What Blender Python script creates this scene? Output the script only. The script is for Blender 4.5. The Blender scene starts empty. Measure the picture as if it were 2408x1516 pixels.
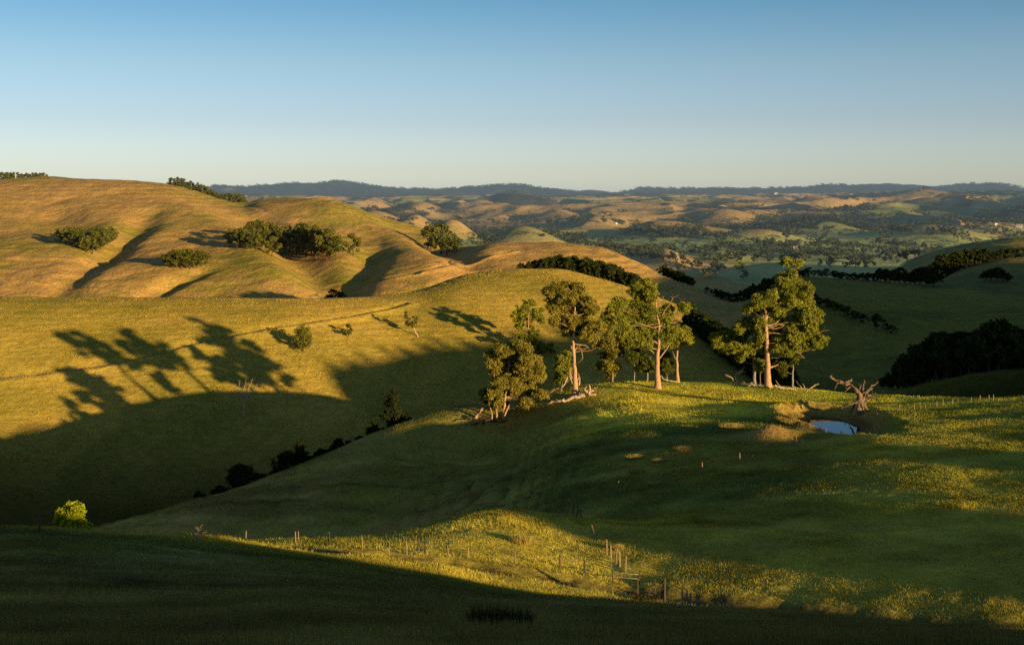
import bpy, bmesh, math, random
import numpy as np
from mathutils import Vector, Matrix

# ------------------------------------------------------------------ frame of reference
# Camera 100 m above datum, level, looking along +Y.  Guide curves of the landform are
# given as (bearing, dip, distance) read off the photograph in 2408-pixel units.
FP = 3010.0; XC = 1204.0; YH = 452.0; CAMZ = 100.0
SUN_EL = math.radians(6.9)
SUN_AZ = (0.714, -0.700)                # horizontal direction towards the sun
C = bpy.context.scene.collection
rng = np.random.default_rng(7)
random.seed(7)

def hash2(ix, iy, seed):
    n = (ix.astype(np.int64) * 374761393 + iy.astype(np.int64) * 668265263 + seed * 1442695041) & 0xFFFFFFFF
    n = ((n ^ (n >> 13)) * 1274126177) & 0xFFFFFFFF
    n = (n ^ (n >> 16)) & 0xFFFFFFFF
    return n.astype(np.float64) / 4294967295.0

def vnoise(x, y, seed=0):
    x = np.asarray(x, float); y = np.asarray(y, float)
    ix = np.floor(x); iy = np.floor(y)
    fx = x - ix; fy = y - iy
    fx = fx * fx * fx * (fx * (fx * 6 - 15) + 10); fy = fy * fy * fy * (fy * (fy * 6 - 15) + 10)
    a = hash2(ix, iy, seed); b = hash2(ix + 1, iy, seed); c = hash2(ix, iy + 1, seed); d = hash2(ix + 1, iy + 1, seed)
    return (a + (b - a) * fx + (c - a) * fy + (a - b - c + d) * fx * fy) * 2 - 1

def fbm(x, y, seed=0, octv=4, gain=0.5):
    s = 0; a = 1; n = 0
    for k in range(octv):
        s = s + a * vnoise(x * 2 ** k + 17.3 * k, y * 2 ** k - 9.1 * k, seed + k); n += a; a *= gain
    return s / n

def sstep(a, b, x):
    t = np.clip((np.asarray(x, float) - a) / (b - a), 0, 1)
    return t * t * (3 - 2 * t)

def pchip1(xs, ys, x):
    """smooth monotone interpolation of control points"""
    xs = np.array(xs, float); ys = np.array(ys, float); x = np.clip(x, xs[0], xs[-1])
    h = np.diff(xs); d = np.diff(ys) / h
    m = np.zeros(len(xs)); m[0] = 0; m[-1] = 0
    for i in range(1, len(xs) - 1):
        if d[i-1] * d[i] > 0:
            w1 = 2 * h[i] + h[i-1]; w2 = h[i] + 2 * h[i-1]
            m[i] = (w1 + w2) / (w1 / d[i-1] + w2 / d[i])
    i = np.clip(np.searchsorted(xs, x, side='right') - 1, 0, len(xs) - 2)
    t = (x - xs[i]) / h[i]
    return ((2*t**3 - 3*t**2 + 1) * ys[i] + (t**3 - 2*t**2 + t) * h[i] * m[i] + (-2*t**3 + 3*t**2) * ys[i+1] + (t**3 - t**2) * h[i] * m[i+1])

# each guide curve: (x, y, distance) in photo units; rows = mesh rows up to the next curve
KNOTS = [
 # under the camera
 ([(-400, 3060, 3), (2800, 3060, 3)], 8),
 ([(-400, 1806, 10), (2800, 1806, 10)], 16),
 ([(-400, 1500, 28), (1200, 1512, 28), (2800, 1515, 26)], 100),
 # foreground slope, two thirds down
 ([(-400, 1340, 62), (0, 1338, 62), (600, 1345, 68), (1200, 1400, 66), (1800, 1440, 60), (2408, 1490, 48), (2800, 1490, 44)], 90),
 # foreground brow and farm track
 ([(-400, 1243, 92), (0, 1246, 94), (250, 1255, 100), (480, 1269, 108), (700, 1287, 110), (1000, 1310, 112), (1300, 1348, 112), (1500, 1376, 110), (1800, 1408, 104), (2100, 1440, 98), (2408, 1475, 92), (2800, 1500, 90)], 60),
 # knoll beyond the track
 ([(-400, 1330, 120), (0, 1320, 122), (250, 1310, 122), (480, 1285, 119), (600, 1274, 118), (860, 1263, 126), (1000, 1238, 132), (1100, 1216, 136), (1180, 1207, 138), (1300, 1214, 138), (1500, 1248, 131), (1800, 1290, 119), (2100, 1330, 109), (2408, 1370, 101), (2800, 1400, 97)], 40),
 # gully behind the knoll
 ([(-400, 1560, 190), (0, 1540, 190), (250, 1480, 190), (600, 1400, 188), (860, 1330, 184), (1180, 1248, 176), (1300, 1228, 168), (1500, 1212, 153), (1800, 1215, 141), (2100, 1225, 133), (2408, 1240, 124), (2800, 1250, 118)], 50),
 # flank of the tree hill
 ([(-400, 1430, 205), (0, 1390, 205), (250, 1310, 208), (450, 1270, 208), (600, 1230, 210), (860, 1140, 222), (1000, 1098, 232), (1180, 1060, 237), (1300, 1046, 224), (1500, 1036, 205), (1700, 1046, 192), (1900, 1058, 182), (2100, 1066, 171), (2408, 1080, 161), (2800, 1090, 148)], 70),
 # crest of the tree hill
 ([(-400, 1380, 218), (0, 1345, 220), (120, 1300, 221), (250, 1255, 222), (350, 1220, 224), (450, 1187, 227), (600, 1140, 236), (750, 1076, 246), (900, 1012, 254), (1000, 976, 258), (1150, 938, 260), (1300, 915, 260), (1400, 905, 259), (1500, 899, 260), (1700, 899, 262), (1900, 916, 255), (2050, 931, 245), (2150, 934, 237), (2408, 936, 222), (2800, 936, 212)], 40),
 # valley behind it
 ([(-400, 1345, 285), (0, 1335, 288), (450, 1290, 292), (900, 1240, 300), (1300, 1180, 310), (1700, 1150, 312), (2100, 1100, 296), (2408, 1080, 285), (2800, 1080, 275)], 170),
 # crest of the near hill on the left / shoulder on the right
 ([(-400, 699, 425), (0, 697, 430), (350, 698, 434), (700, 701, 440), (860, 699, 448), (960, 688, 460), (1100, 646, 478), (1220, 632, 486), (1300, 632, 488), (1400, 651, 486), (1500, 681, 480), (1600, 718, 470), (1700, 768, 452), (1850, 832, 425), (1950, 873, 405), (2060, 916, 372), (2090, 922, 352), (2200, 896, 340), (2408, 870, 330), (2800, 850, 320)], 30),
 # hidden valley
 ([(-400, 860, 540), (700, 850, 545), (1000, 830, 560), (1300, 800, 575), (1600, 860, 560), (1900, 900, 520), (2060, 935, 470), (2150, 980, 440), (2408, 1010, 420), (2800, 1010, 410)], 110),
 # mid face of far left hill / face of right hill
 ([(-400, 640, 720), (0, 625, 720), (350, 615, 720), (560, 615, 720), (800, 655, 700), (1000, 640, 700), (1120, 680, 690), (1300, 650, 720), (1500, 690, 720), (1700, 750, 660), (1850, 775, 620), (2000, 790, 600), (2150, 800, 590), (2408, 790, 590), (2800, 790, 590)], 110),
 # crest: spur in the middle / brow of the right hill
 ([(-400, 540, 860), (0, 530, 860), (350, 520, 850), (560, 545, 840), (760, 548, 835), (900, 585, 830), (1000, 585, 830), (1085, 572, 830), (1200, 560, 845), (1300, 563, 850), (1400, 581, 845), (1500, 625, 820), (1560, 655, 800), (1680, 702, 760), (1730, 716, 740), (1800, 690, 760), (1850, 665, 780), (1900, 660, 800), (2150, 663, 810), (2408, 666, 810), (2800, 668, 800)], 70),
 # skyline of the far left hill / next rise on the right
 ([(-400, 424, 1060), (0, 421, 1060), (110, 418, 1060), (200, 418, 1060), (290, 421, 1060), (380, 431, 1060), (460, 449, 1065), (520, 467, 1070), (570, 474, 1075), (620, 464, 1080), (700, 461, 1080), (760, 468, 1075), (830, 490, 1060), (900, 516, 1040), (1000, 541, 1020), (1090, 590, 1010), (1200, 640, 1030), (1500, 720, 1050), (1730, 730, 1050), (1900, 715, 1050), (2150, 700, 1040), (2210, 651, 1000), (2300, 611, 1000), (2408, 596, 1000), (2800, 590, 1000)], 50),
 # behind, second rise on the right
 ([(-400, 510, 1400), (350, 510, 1400), (1000, 600, 1400), (1300, 660, 1400), (1730, 672, 1350), (2050, 675, 1330), (2140, 612, 1300), (2230, 580, 1300), (2330, 562, 1300), (2408, 555, 1300), (2800, 545, 1300)], 60),
 # valley floor
 ([(-400, 560, 1800), (350, 560, 1800), (1000, 610, 1750), (1730, 620, 1750), (2408, 622, 1750), (2800, 622, 1750)], 130),
 ([(-400, 545, 2700), (1000, 557, 2700), (1730, 556, 2700), (2408, 552, 2700), (2800, 552, 2700)], 200),
 ([(-400, 500, 4600), (1000, 505, 4600), (1730, 500, 4600), (2408, 490, 4600), (2800, 490, 4600)], 200),
 ([(-400, 468, 8200), (700, 468, 8200), (1730, 466, 8200), (2408, 460, 8200), (2800, 460, 8200)], 90),
 ([(-400, 446, 11500), (550, 447, 11500), (700, 441, 11500), (780, 439, 11500), (980, 451, 11500), (1300, 447, 11500), (1800, 444, 11500), (2408, 446, 11500), (2800, 446, 11500)], 20),
 ([(-400, 460, 15000), (2800, 460, 15000)], 0),
]
NK = len(KNOTS)
def knots_at(x):
    """x array of columns -> distances and heights of all guide curves"""
    Yk = []; Zk = []
    for pts, _ in KNOTS:
        xs = [p[0] for p in pts]
        y = pchip1(xs, [p[1] for p in pts], x); D = pchip1(xs, [p[2] for p in pts], x)
        Yk.append(D); Zk.append((YH - y) / FP * D)
    return np.array(Yk), np.array(Zk)

def slopes(Yk, Zk):
    h = np.diff(Yk, axis=0); d = np.diff(Zk, axis=0) / h
    m = np.zeros_like(Yk)
    a = d[:-1]; b = d[1:]; w1 = 2 * h[1:] + h[:-1]; w2 = h[1:] + 2 * h[:-1]
    ok = a * b > 0
    with np.errstate(all='ignore'):
        mm = (w1 + w2) / (w1 / np.where(ok, a, 1) + w2 / np.where(ok, b, 1))
    m[1:-1] = np.where(ok, mm, 0); m[0] = d[0]; m[-1] = 0
    return m

def base_z(x, Y):
    """base height (relative to camera) at column x, distance Y (same-shape arrays)"""
    x = np.atleast_1d(np.asarray(x, float)); Y = np.atleast_1d(np.asarray(Y, float))
    Yk, Zk = knots_at(x); m = slopes(Yk, Zk)
    i = np.clip((Y[None] >= Yk).sum(0) - 1, 0, NK - 2); j = np.arange(len(x))
    h = Yk[i+1, j] - Yk[i, j]; t = np.clip((Y - Yk[i, j]) / h, 0, 1)
    return ((2*t**3 - 3*t**2 + 1) * Zk[i, j] + (t**3 - 2*t**2 + t) * h * m[i, j] + (-2*t**3 + 3*t**2) * Zk[i+1, j] + (t**3 - t**2) * h * m[i+1, j])

def base_at_px(x, y, ymin, ymax=None):
    ymax = ymax or ymin * 2.2
    Ys = np.linspace(ymin, ymax, 700)
    z = base_z(np.full(700, float(x)), Ys); s = z / Ys
    k = np.argmax(s >= (YH - y) / FP)
    if s[k] < (YH - y) / FP: k = int(np.argmax(s))
    return np.array([(x - XC) / FP * Ys[k], Ys[k]])

# carved lines: gullies (negative) and benches in world coordinates
def poly_world(pts, ymin, ymax=None):
    return [base_at_px(x, y, ymin, ymax) for x, y in pts]
def dist_poly(X, Y, poly):
    """distance to a polyline and the position along it 0..1, signed side"""
    best = np.full(X.shape, 1e9); along = np.zeros(X.shape); side = np.zeros(X.shape)
    n = len(poly) - 1
    for i in range(n):
        ax, ay = poly[i]; bx, by = poly[i+1]; dx, dy = bx - ax, by - ay; L2 = dx*dx + dy*dy + 1e-9
        t = np.clip(((X - ax) * dx + (Y - ay) * dy) / L2, 0, 1)
        ex = X - ax - t * dx; ey = Y - ay - t * dy
        d = np.hypot(ex, ey); k = d < best
        best = np.where(k, d, best); along = np.where(k, (i + t) / n, along)
        side = np.where(k, np.sign(dx * ey - dy * ex), side)
    return best, along, side

GULLIES = [  # (points, ymin, ymax, depth, width)
 ([(352, 492), (325, 530), (262, 575), (195, 630), (120, 700)], 600, 1000, 6.5, 11),
 ([(120, 480), (150, 520), (250, 560), (265, 590)], 600, 1000, 6, 20),
 ([(600, 500), (660, 560), (715, 610), (760, 655), (765, 700)], 600, 1000, 9, 17),
 ([(885, 590), (860, 630), (815, 700)], 600, 900, 5, 10),
 ([(945, 520), (1010, 560), (1075, 600), (1135, 655)], 600, 960, 8, 16),
 ([(470, 640), (400, 670), (345, 700)], 600, 900, 5, 8),
 ([(700, 500), (760, 520), (830, 560)], 700, 1040, 5, 25),
]
RIDGES = [
 ([(470, 500), (560, 560), (650, 630), (700, 700)], 600, 1000, 4.5, 20),
 ([(780, 480), (900, 540), (1000, 600), (1110, 645)], 600, 1040, 5, 24),
 ([(150, 480), (200, 500), (260, 560)], 700, 1000, 3, 16),
]
GW = [(poly_world(p, a, b), d, w) for p, a, b, d, w in GULLIES]
RW = [(poly_world(p, a, b), d, w) for p, a, b, d, w in RIDGES]
# farm tracks and old fence benches cut in the hillsides (points, ymin, ymax, halfwidth, name)
TRACKS = [
 (poly_world([(-60, 896), (60, 882), (160, 872), (270, 858), (330, 846), (480, 810), (620, 780), (720, 762), (830, 744), (900, 730), (960, 716)], 300, 500), 1.3, 0.7),
 (poly_world([(-20, 652), (120, 658), (200, 676), (330, 700)], 600, 900), 1.6, 0.8),
 (poly_world([(920, 656), (980, 647), (1035, 635), (1068, 622), (1060, 610)], 600, 900), 1.8, 0.9),
 (poly_world([(1080, 612), (1130, 600), (1210, 580)], 600, 900), 1.6, 0.9),
 (poly_world([(560, 478), (620, 490), (715, 512)], 800, 1100), 2.0, 0.5),
 (poly_world([(735, 690), (745, 675), (765, 680), (775, 700)], 600, 900), 1.3, 0.5),
]
WT = TRACKS
# farm track along the foreground brow
BROW = [np.array([(x - XC) / FP * D, D]) for x, D in [(-200, 91), (0, 93), (250, 99), (480, 106), (700, 107), (1000, 109), (1300, 109), (1500, 107), (1800, 101), (2100, 95), (2408, 89), (2800, 86)]]
# erosion rills beside the knoll, flank of tree hill
RILLS = [
 (poly_world([(1230, 1200), (1290, 1185), (1400, 1155), (1560, 1120)], 150, 240), 1.0, 0.9),
 (poly_world([(1150, 1200), (1190, 1165), (1240, 1130)], 150, 240), 0.7, 0.7),
 (poly_world([(1090, 1200), (1130, 1165), (1200, 1120)], 150, 240), 0.6, 0.7),
 (poly_world([(960, 1140), (1060, 1128), (1110, 1132), (1090, 1160)], 150, 240), 0.8, 1.2),
 (poly_world([(1350, 1222), (1420, 1240), (1560, 1262), (1800, 1290)], 130, 200), 0.5, 1.2),
]
POND = base_at_px(1952, 980, 180, 260)
DOMES = []   # named far hills: (x, y of top, distance, half width px, height)
for x, y, D, wpx, dep in [
  (1655, 662, 1380, 70, 22), (1760, 656, 1450, 50, 20), (1860, 640, 1600, 60, 15), (1560, 604, 1800, 60, 12), (1680, 616, 1900, 80, 10),
  (1060, 532, 1500+700, 75, 22), (1230, 548, 2150, 110, 20), (975, 516, 2900, 60, 22), (880, 505, 3300, 80, 35),
  (1210, 458, 5600, 110, 75), (1130, 476, 4800, 70, 40), (985, 482, 4300, 70, 40), (870, 468, 5600, 60, 45),
  (1480, 486, 4200, 110, 40), (1700, 500, 3400, 110, 48), (1560, 530, 2700, 130, 32), (1915, 468, 4700, 60, 75),
  (1850, 498, 3900, 80, 40), (1930, 527, 2900, 95, 34), (1780, 552, 2500, 110, 22), (2190, 540, 2500, 130, 26),
  (2160, 450, 5200, 110, 60), (2220, 470, 4500, 150, 40), (2380, 500, 3600, 90, 24), (2080, 500, 3900, 60, 18),
  (1310, 500, 3900, 70, 26), (1400, 520, 3100, 80, 24), (700, 480, 4800, 90, 40), (620, 468, 5600, 90, 50), (1620, 480, 5200, 80, 34), (2330, 455, 6200, 90, 50)]:
    DOMES.append(((x - XC) / FP * D, D, (YH - y) / FP * D, wpx / FP * D))

def add_detail(X, Y, Z, x):
    """X,Y world, Z base (rel. camera), x column"""
    # pasture undulation
    near = 1 - sstep(300, 420, Y); tt = (x - XC) / FP
    Z = Z - 24 * sstep(0.43, 0.75, tt) * (1 - sstep(100, 130, Y)) * sstep(10, 40, Y)  # unseen ground right of frame cut down to let the low sun in
    Z = Z + near * sstep(20, 80, Y) * (0.35 * fbm(X / 22, Y / 22, 3, 3) + 0.09 * fbm(X / 3.2, Y / 3.2, 5, 3))
    Z = Z + sstep(62, 85, Y) * (1 - sstep(112, 130, Y)) * (0.22 * fbm((X + Y) / 11, (Y - X) / 5, 13, 3))
    Z = Z + (1 - sstep(150, 200, Y)) * 0.07 * fbm(X / 1.3, Y / 1.3, 8, 2)
    # folds on the shaded flank of the tree hill (run down to the left)
    fl = sstep(150, 178, Y) * (1 - sstep(228, 250, Y)) * (1 - sstep(1250, 1600, x))
    Z = Z + fl * (1.5 * fbm((X * .5 + Y) / 13, (X - Y * .5) / 45, 21, 3) + 0.8 * fbm((X * .3 + Y) / 5, X / 12, 22, 3) + .14 * np.sin(Z * 6.28 / .9 + 2 * fbm(X / 8, Y / 8, 24, 2)))
    fr = sstep(150, 178, Y) * (1 - sstep(228, 250, Y)) * sstep(1300, 1600, x)
    Z = Z + fr * 0.35 * fbm((X * .2 + Y) / 6, X / 14, 23, 3)
    # left near hill: terracettes and gentle hollows
    lh = sstep(300, 340, Y) * (1 - sstep(520, 560, Y))
    Z = Z + lh * (1.2 * fbm(X / 45, Y / 45, 31, 3) + 0.16 * fbm(X / 6, Y / 2.6, 33, 3)) * (1 - 0.6 * sstep(400, 430, Y))
    Z = Z + lh * (0.5 + 0.5 * vnoise(X / 30, Y / 30, 37)) * 0.11 * np.sin(Z * 6.283 / 1.35 + 2.5 * fbm(X / 12, Y / 12, 38, 2))
    # far hills
    fh = sstep(560, 640, Y) * (1 - sstep(1350, 1500, Y))
    Z = Z + fh * (3.0 * fbm(X / 95, Y / 130, 41, 4) + 1.3 * fbm(X / 38, Y / 38, 45, 3) + 0.5 * fbm(X / 14, Y / 14, 43, 3))
    Z = Z + fh * (0.5 + 0.5 * vnoise(X / 60, Y / 60, 47)) * 0.28 * np.sin(Z * 6.283 / 3.2 + 2.5 * fbm(X / 30, Y / 30, 48, 2))
    for poly, dep, w in GW:
        if Y.max() < 560: break
        d, al, sd = dist_poly(X, Y, poly)
        Z = Z - fh * dep * np.exp(-(d / w) ** 2) * (0.55 + 0.45 * np.sin(np.clip(al, 0, 1) * 3.14)) 
    for poly, dep, w in RW:
        if Y.max() < 560: break
        d, al, sd = dist_poly(X, Y, poly)
        Z = Z + fh * dep * np.exp(-(d / w) ** 2)
    for poly, w, dep in WT:
        d, al, sd = dist_poly(X, Y, poly)
        if d.min() < 12: Z = Z - dep * sd * np.clip(d / w, 0, 1) * np.exp(-(np.maximum(d - w, 0) / (1.4 * w)) ** 2) * 1.0
    for poly, w, dep in RILLS:
        d, al, sd = dist_poly(X, Y, poly)
        if d.min() < 12: Z = Z - dep * np.exp(-(d / w) ** 2)
    d, al, sd = dist_poly(X, Y, BROW)
    if d.min() < 12:
        Z = Z - 0.55 * np.exp(-(d / 1.8) ** 2) + 0.15 * np.exp(-((d - 3) / 1.2) ** 2) + 0.12 * fbm(X / 1.1, Y / 1.1, 9, 2) * np.exp(-(d / 3) ** 2)
    # pond: bowl with a raised bank of spoil to the left and front
    if Y.min() < 300 and Y.max() > 150:
        px, py = POND
        u = (X - px) / 6.2; v = (Y - py) / 10.5
        an = np.arctan2(v, u); r = np.sqrt(u * u + v * v) * (1 + .13 * np.sin(2 * an + 0.9) + .10 * np.sin(3 * an + 2.2) + .12 * fbm(X / 2.2, Y / 2.2, 63, 3))
        flat = 1 - sstep(1.1, 1.9, r)
        Z = Z * (1 - flat) + flat * (PZ - 0.1)
        Z = Z - 1.2 * (1 - sstep(0.62, 1.0, r))
        ang = np.arctan2(v, u)
        bank = np.exp(-((r - 1.32) / 0.24) ** 2) * (0.35 + 0.65 * sstep(0.2, -0.7, np.cos(ang + 0.5)))
        Z = Z + 1.35 * bank * (1 + 0.3 * fbm(X / 1.5, Y / 1.5, 61, 2))
        mx, my = MOUND
        Z = Z + 1.9 * np.exp(-((X - mx) / 3.6) ** 2 - ((Y - my) / 4.0) ** 2)
    # valley and distant rolling hills
    far = np.maximum(sstep(1550, 2100, Y), sstep(1150, 1400, Y) * sstep(1480, 1600, x) * (1 - sstep(1960, 2080, x)))
    if Y.max() > 1100:
        a = np.clip((Y - 1500) / 3500, 0, 1)
        n = 1 - np.abs(fbm(X / 420, Y / 620, 51, 3)) * 2.0
        roll = 44 * sstep(2000, 4200, Y) * np.clip(n, 0, 1) ** 1.5 + 5 * far * fbm(X / 180, Y / 260, 55, 3) * (0.3 + a)
        rt = sstep(1700, 2000, x) * 8 * far * fbm(X / 240, Y / 300, 57, 2)
        Z = Z + far * (roll * (1 - sstep(7000, 9000, Y)) + rt)
        for dx, dy, dz, w in DOMES:
            e = ((X - dx) / (w * 0.75)) ** 2 + ((Y - dy) / (w * 0.9 + 60)) ** 2
            r = np.exp(-e) 
            Z = Z + (np.maximum(dz - Z, 0) + 12) * r ** 0.8
        # folds on the hills
        Z = Z + far * 4.5 * sstep(2000, 3000, Y) * (1 - sstep(7000, 8000, Y)) * -np.abs(fbm(X / 110, Y / 170, 59, 2))
        Z = Z + sstep(8500, 11000, Y) * (95 * fbm(X / 900, Y / 1500, 71, 4) + 6 * np.abs(fbm(X / 120, Y / 200, 72, 2)))
    return Z
PZ = float(base_z([1952], [POND[1]])[0]) - 0.9
MOUND = base_at_px(1815, 1026, 170, 260)

def height(X, Y):
    """world height at arbitrary world points (arrays)"""
    X = np.atleast_1d(np.asarray(X, float)); Y = np.atleast_1d(np.asarray(Y, float))
    x = XC + X / np.maximum(Y, 1) * FP
    return add_detail(X, Y, base_z(x, Y), x) + CAMZ

def ground_px(x, y, ymin, ymax):
    """first visible ground point on the sight line through photo pixel (x, y)"""
    Ys = np.linspace(ymin, ymax, 900); X = (x - XC) / FP * Ys
    s = (height(X, Ys) - CAMZ) / Ys; k = int(np.argmax(s >= (YH - y) / FP))
    if s[k] < (YH - y) / FP: k = int(np.argmax(s))
    return Vector((X[k], Ys[k], s[k] * Ys[k] + CAMZ))

# ------------------------------------------------------------------ materials
def mat(name):
    m = bpy.data.materials.new(name); m.use_nodes = True
    nt = m.node_tree; nt.nodes.clear()
    return m, nt, nt.nodes, nt.links
def N(nt, typ, **kw):
    n = nt.nodes.new(typ)
    for k, v in kw.items():
        if k in n.inputs.keys() if isinstance(k, str) else False: n.inputs[k].default_value = v
        else: setattr(n, k, v)
    return n
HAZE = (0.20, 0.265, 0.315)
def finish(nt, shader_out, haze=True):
    """aerial haze painted on as emission that grows with distance from the origin"""
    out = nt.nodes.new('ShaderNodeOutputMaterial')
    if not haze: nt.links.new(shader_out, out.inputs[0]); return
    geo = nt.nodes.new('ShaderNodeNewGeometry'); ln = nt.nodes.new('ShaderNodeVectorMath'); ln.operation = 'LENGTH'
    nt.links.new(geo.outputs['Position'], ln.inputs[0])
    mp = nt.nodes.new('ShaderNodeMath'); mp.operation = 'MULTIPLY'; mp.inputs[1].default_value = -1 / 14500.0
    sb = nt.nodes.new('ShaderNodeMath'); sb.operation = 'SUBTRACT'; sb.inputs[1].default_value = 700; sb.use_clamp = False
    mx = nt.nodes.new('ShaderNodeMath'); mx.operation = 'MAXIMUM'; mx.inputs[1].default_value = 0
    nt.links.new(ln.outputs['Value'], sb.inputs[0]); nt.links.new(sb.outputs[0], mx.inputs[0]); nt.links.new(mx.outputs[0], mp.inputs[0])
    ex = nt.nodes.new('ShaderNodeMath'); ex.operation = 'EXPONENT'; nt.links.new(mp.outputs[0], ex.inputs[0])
    em = nt.nodes.new('ShaderNodeEmission'); em.inputs[0].default_value = (*HAZE, 1); em.inputs[1].default_value = 1  # haze colour given off by the surface itself
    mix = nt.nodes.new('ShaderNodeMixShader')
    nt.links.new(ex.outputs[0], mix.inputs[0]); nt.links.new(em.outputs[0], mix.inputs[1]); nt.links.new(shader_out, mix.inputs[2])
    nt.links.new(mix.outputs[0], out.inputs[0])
def noise(nt, scale, detail=4, rough=0.6, vec=None, stretch=None):
    n = nt.nodes.new('ShaderNodeTexNoise'); n.inputs['Scale'].default_value = scale; n.inputs['Detail'].default_value = detail; n.inputs['Roughness'].default_value = rough
    if vec is None:
        g = nt.nodes.new('ShaderNodeNewGeometry'); vec = g.outputs['Position']
    if stretch:
        mp = nt.nodes.new('ShaderNodeMapping'); mp.inputs['Scale'].default_value = stretch; nt.links.new(vec, mp.inputs[0]); vec = mp.outputs[0]
    nt.links.new(vec, n.inputs['Vector'])
    return n
def ramp(nt, fac, stops):
    r = nt.nodes.new('ShaderNodeValToRGB'); e = r.color_ramp.elements
    while len(e) < len(stops): e.new(0.5)
    for i, (p, c) in enumerate(stops): e[i].position = p; e[i].color = (*c, 1) if len(c) == 3 else c
    nt.links.new(fac, r.inputs[0]); return r

def ground_material(name, s1, s2, b1, b2, st=(1, 1, 1), haze=False):
    m, nt, nodes, L = mat(name)
    at = nodes.new('ShaderNodeAttribute'); at.attribute_name = 'tint'
    n1 = noise(nt, s1, 5, 0.65, stretch=st); n2 = noise(nt, s2, 4, 0.7, stretch=st)
    r1 = ramp(nt, n1.outputs[0], [(0.25, (0.62, 0.66, 0.6)), (0.5, (1, 1, 1)), (0.75, (1.35, 1.25, 1.15))])
    r2 = ramp(nt, n2.outputs[0], [(0.25, (0.6, 0.64, 0.6)), (0.5, (1, 1, 1)), (0.78, (1.45, 1.38, 1.3))])
    a = nodes.new('ShaderNodeMix'); a.data_type = 'RGBA'; a.blend_type = 'MULTIPLY'; a.inputs[0].default_value = 0.8
    b = nodes.new('ShaderNodeMix'); b.data_type = 'RGBA'; b.blend_type = 'MULTIPLY'; b.inputs[0].default_value = 0.8
    L.new(at.outputs['Color'], a.inputs[6]); L.new(r1.outputs[0], a.inputs[7]); L.new(a.outputs[2], b.inputs[6]); L.new(r2.outputs[0], b.inputs[7])
    bs = nodes.new('ShaderNodeBsdfPrincipled'); bs.inputs['Roughness'].default_value = 0.95; bs.inputs['Specular IOR Level'].default_value = 0.05
    L.new(b.outputs[2], bs.inputs['Base Color'])
    bu = nodes.new('ShaderNodeBump'); bu.inputs['Distance'].default_value = b1; bu.inputs['Strength'].default_value = 0.9
    bv = nodes.new('ShaderNodeBump'); bv.inputs['Distance'].default_value = b2; bv.inputs['Strength'].default_value = 0.9
    L.new(n1.outputs[0], bu.inputs['Height']); L.new(n2.outputs[0], bv.inputs['Height']); L.new(bu.outputs[0], bv.inputs['Normal']); L.new(bv.outputs[0], bs.inputs['Normal'])
    finish(nt, bs.outputs[0], haze); return m

def simple_mat(name, c1, c2, scale, rough=0.9, bump=0.0, stretch=None, haze=False):
    m, nt, nodes, L = mat(name)
    tc = nodes.new('ShaderNodeTexCoord')
    n = noise(nt, scale, 5, 0.65, vec=tc.outputs['Object'], stretch=stretch)
    r = ramp(nt, n.outputs[0], [(0.3, c1), (0.7, c2)])
    bs = nodes.new('ShaderNodeBsdfPrincipled'); bs.inputs['Roughness'].default_value = rough; bs.inputs['Specular IOR Level'].default_value = 0.15
    L.new(r.outputs[0], bs.inputs['Base Color'])
    if bump:
        bu = nodes.new('ShaderNodeBump'); bu.inputs['Distance'].default_value = bump; L.new(n.outputs[0], bu.inputs['Height']); L.new(bu.outputs[0], bs.inputs['Normal'])
    finish(nt, bs.outputs[0], haze); return m

def leaf_mat(name, c1, c2, scale=1.2, trans=0.25, haze=False):
    """leaf colour varies by clump, light comes a little through"""
    m, nt, nodes, L = mat(name)
    geo = nodes.new('ShaderNodeNewGeometry')
    n = noise(nt, scale, 3, 0.6)
    ad = nodes.new('ShaderNodeMath'); ad.operation = 'MULTIPLY_ADD'; ad.inputs[1].default_value = 0.35; L.new(geo.outputs['Random Per Island'], ad.inputs[0]); 
    sc = nodes.new('ShaderNodeMath'); sc.operation = 'MULTIPLY'; sc.inputs[1].default_value = 0.8; L.new(n.outputs[0], sc.inputs[0]); L.new(sc.outputs[0], ad.inputs[2])
    r = ramp(nt, ad.outputs[0], [(0.3, c1), (0.8, c2)])
    bs = nodes.new('ShaderNodeBsdfDiffuse'); tr = nodes.new('ShaderNodeBsdfTranslucent'); mx = nodes.new('ShaderNodeMixShader'); mx.inputs[0].default_value = trans
    L.new(r.outputs[0], bs.inputs[0]); L.new(r.outputs[0], tr.inputs[0]); L.new(bs.outputs[0], mx.inputs[1]); L.new(tr.outputs[0], mx.inputs[2])
    finish(nt, mx.outputs[0], haze); return m

# ------------------------------------------------------------------ ground sheets
def np_mesh(name, co, quads=None, tris=None, smooth=True, tint=None):
    me = bpy.data.meshes.new(name); me.vertices.add(len(co)); me.vertices.foreach_set('co', np.asarray(co, np.float32).ravel())
    fs = quads if quads is not None else tris; k = fs.shape[1]
    me.loops.add(fs.size); me.loops.foreach_set('vertex_index', fs.ravel().astype(np.int32))
    me.polygons.add(len(fs)); me.polygons.foreach_set('loop_start', np.arange(0, fs.size, k, dtype=np.int32)); me.polygons.foreach_set('loop_total', np.full(len(fs), k, np.int32))
    if smooth: me.polygons.foreach_set('use_smooth', np.ones(len(fs), bool))
    if tint is not None:
        at = me.attributes.new('tint', 'FLOAT_COLOR', 'POINT'); c = np.ones((len(co), 4), np.float32); c[:, :3] = tint; at.data.foreach_set('color', c.ravel())
    me.update(); return me

def tag(o, label=None, cat=None, group=None, kind=None):
    if label: o['label'] = label
    if cat: o['category'] = cat
    if group: o['group'] = group
    if kind: o['kind'] = kind
    return o

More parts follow.
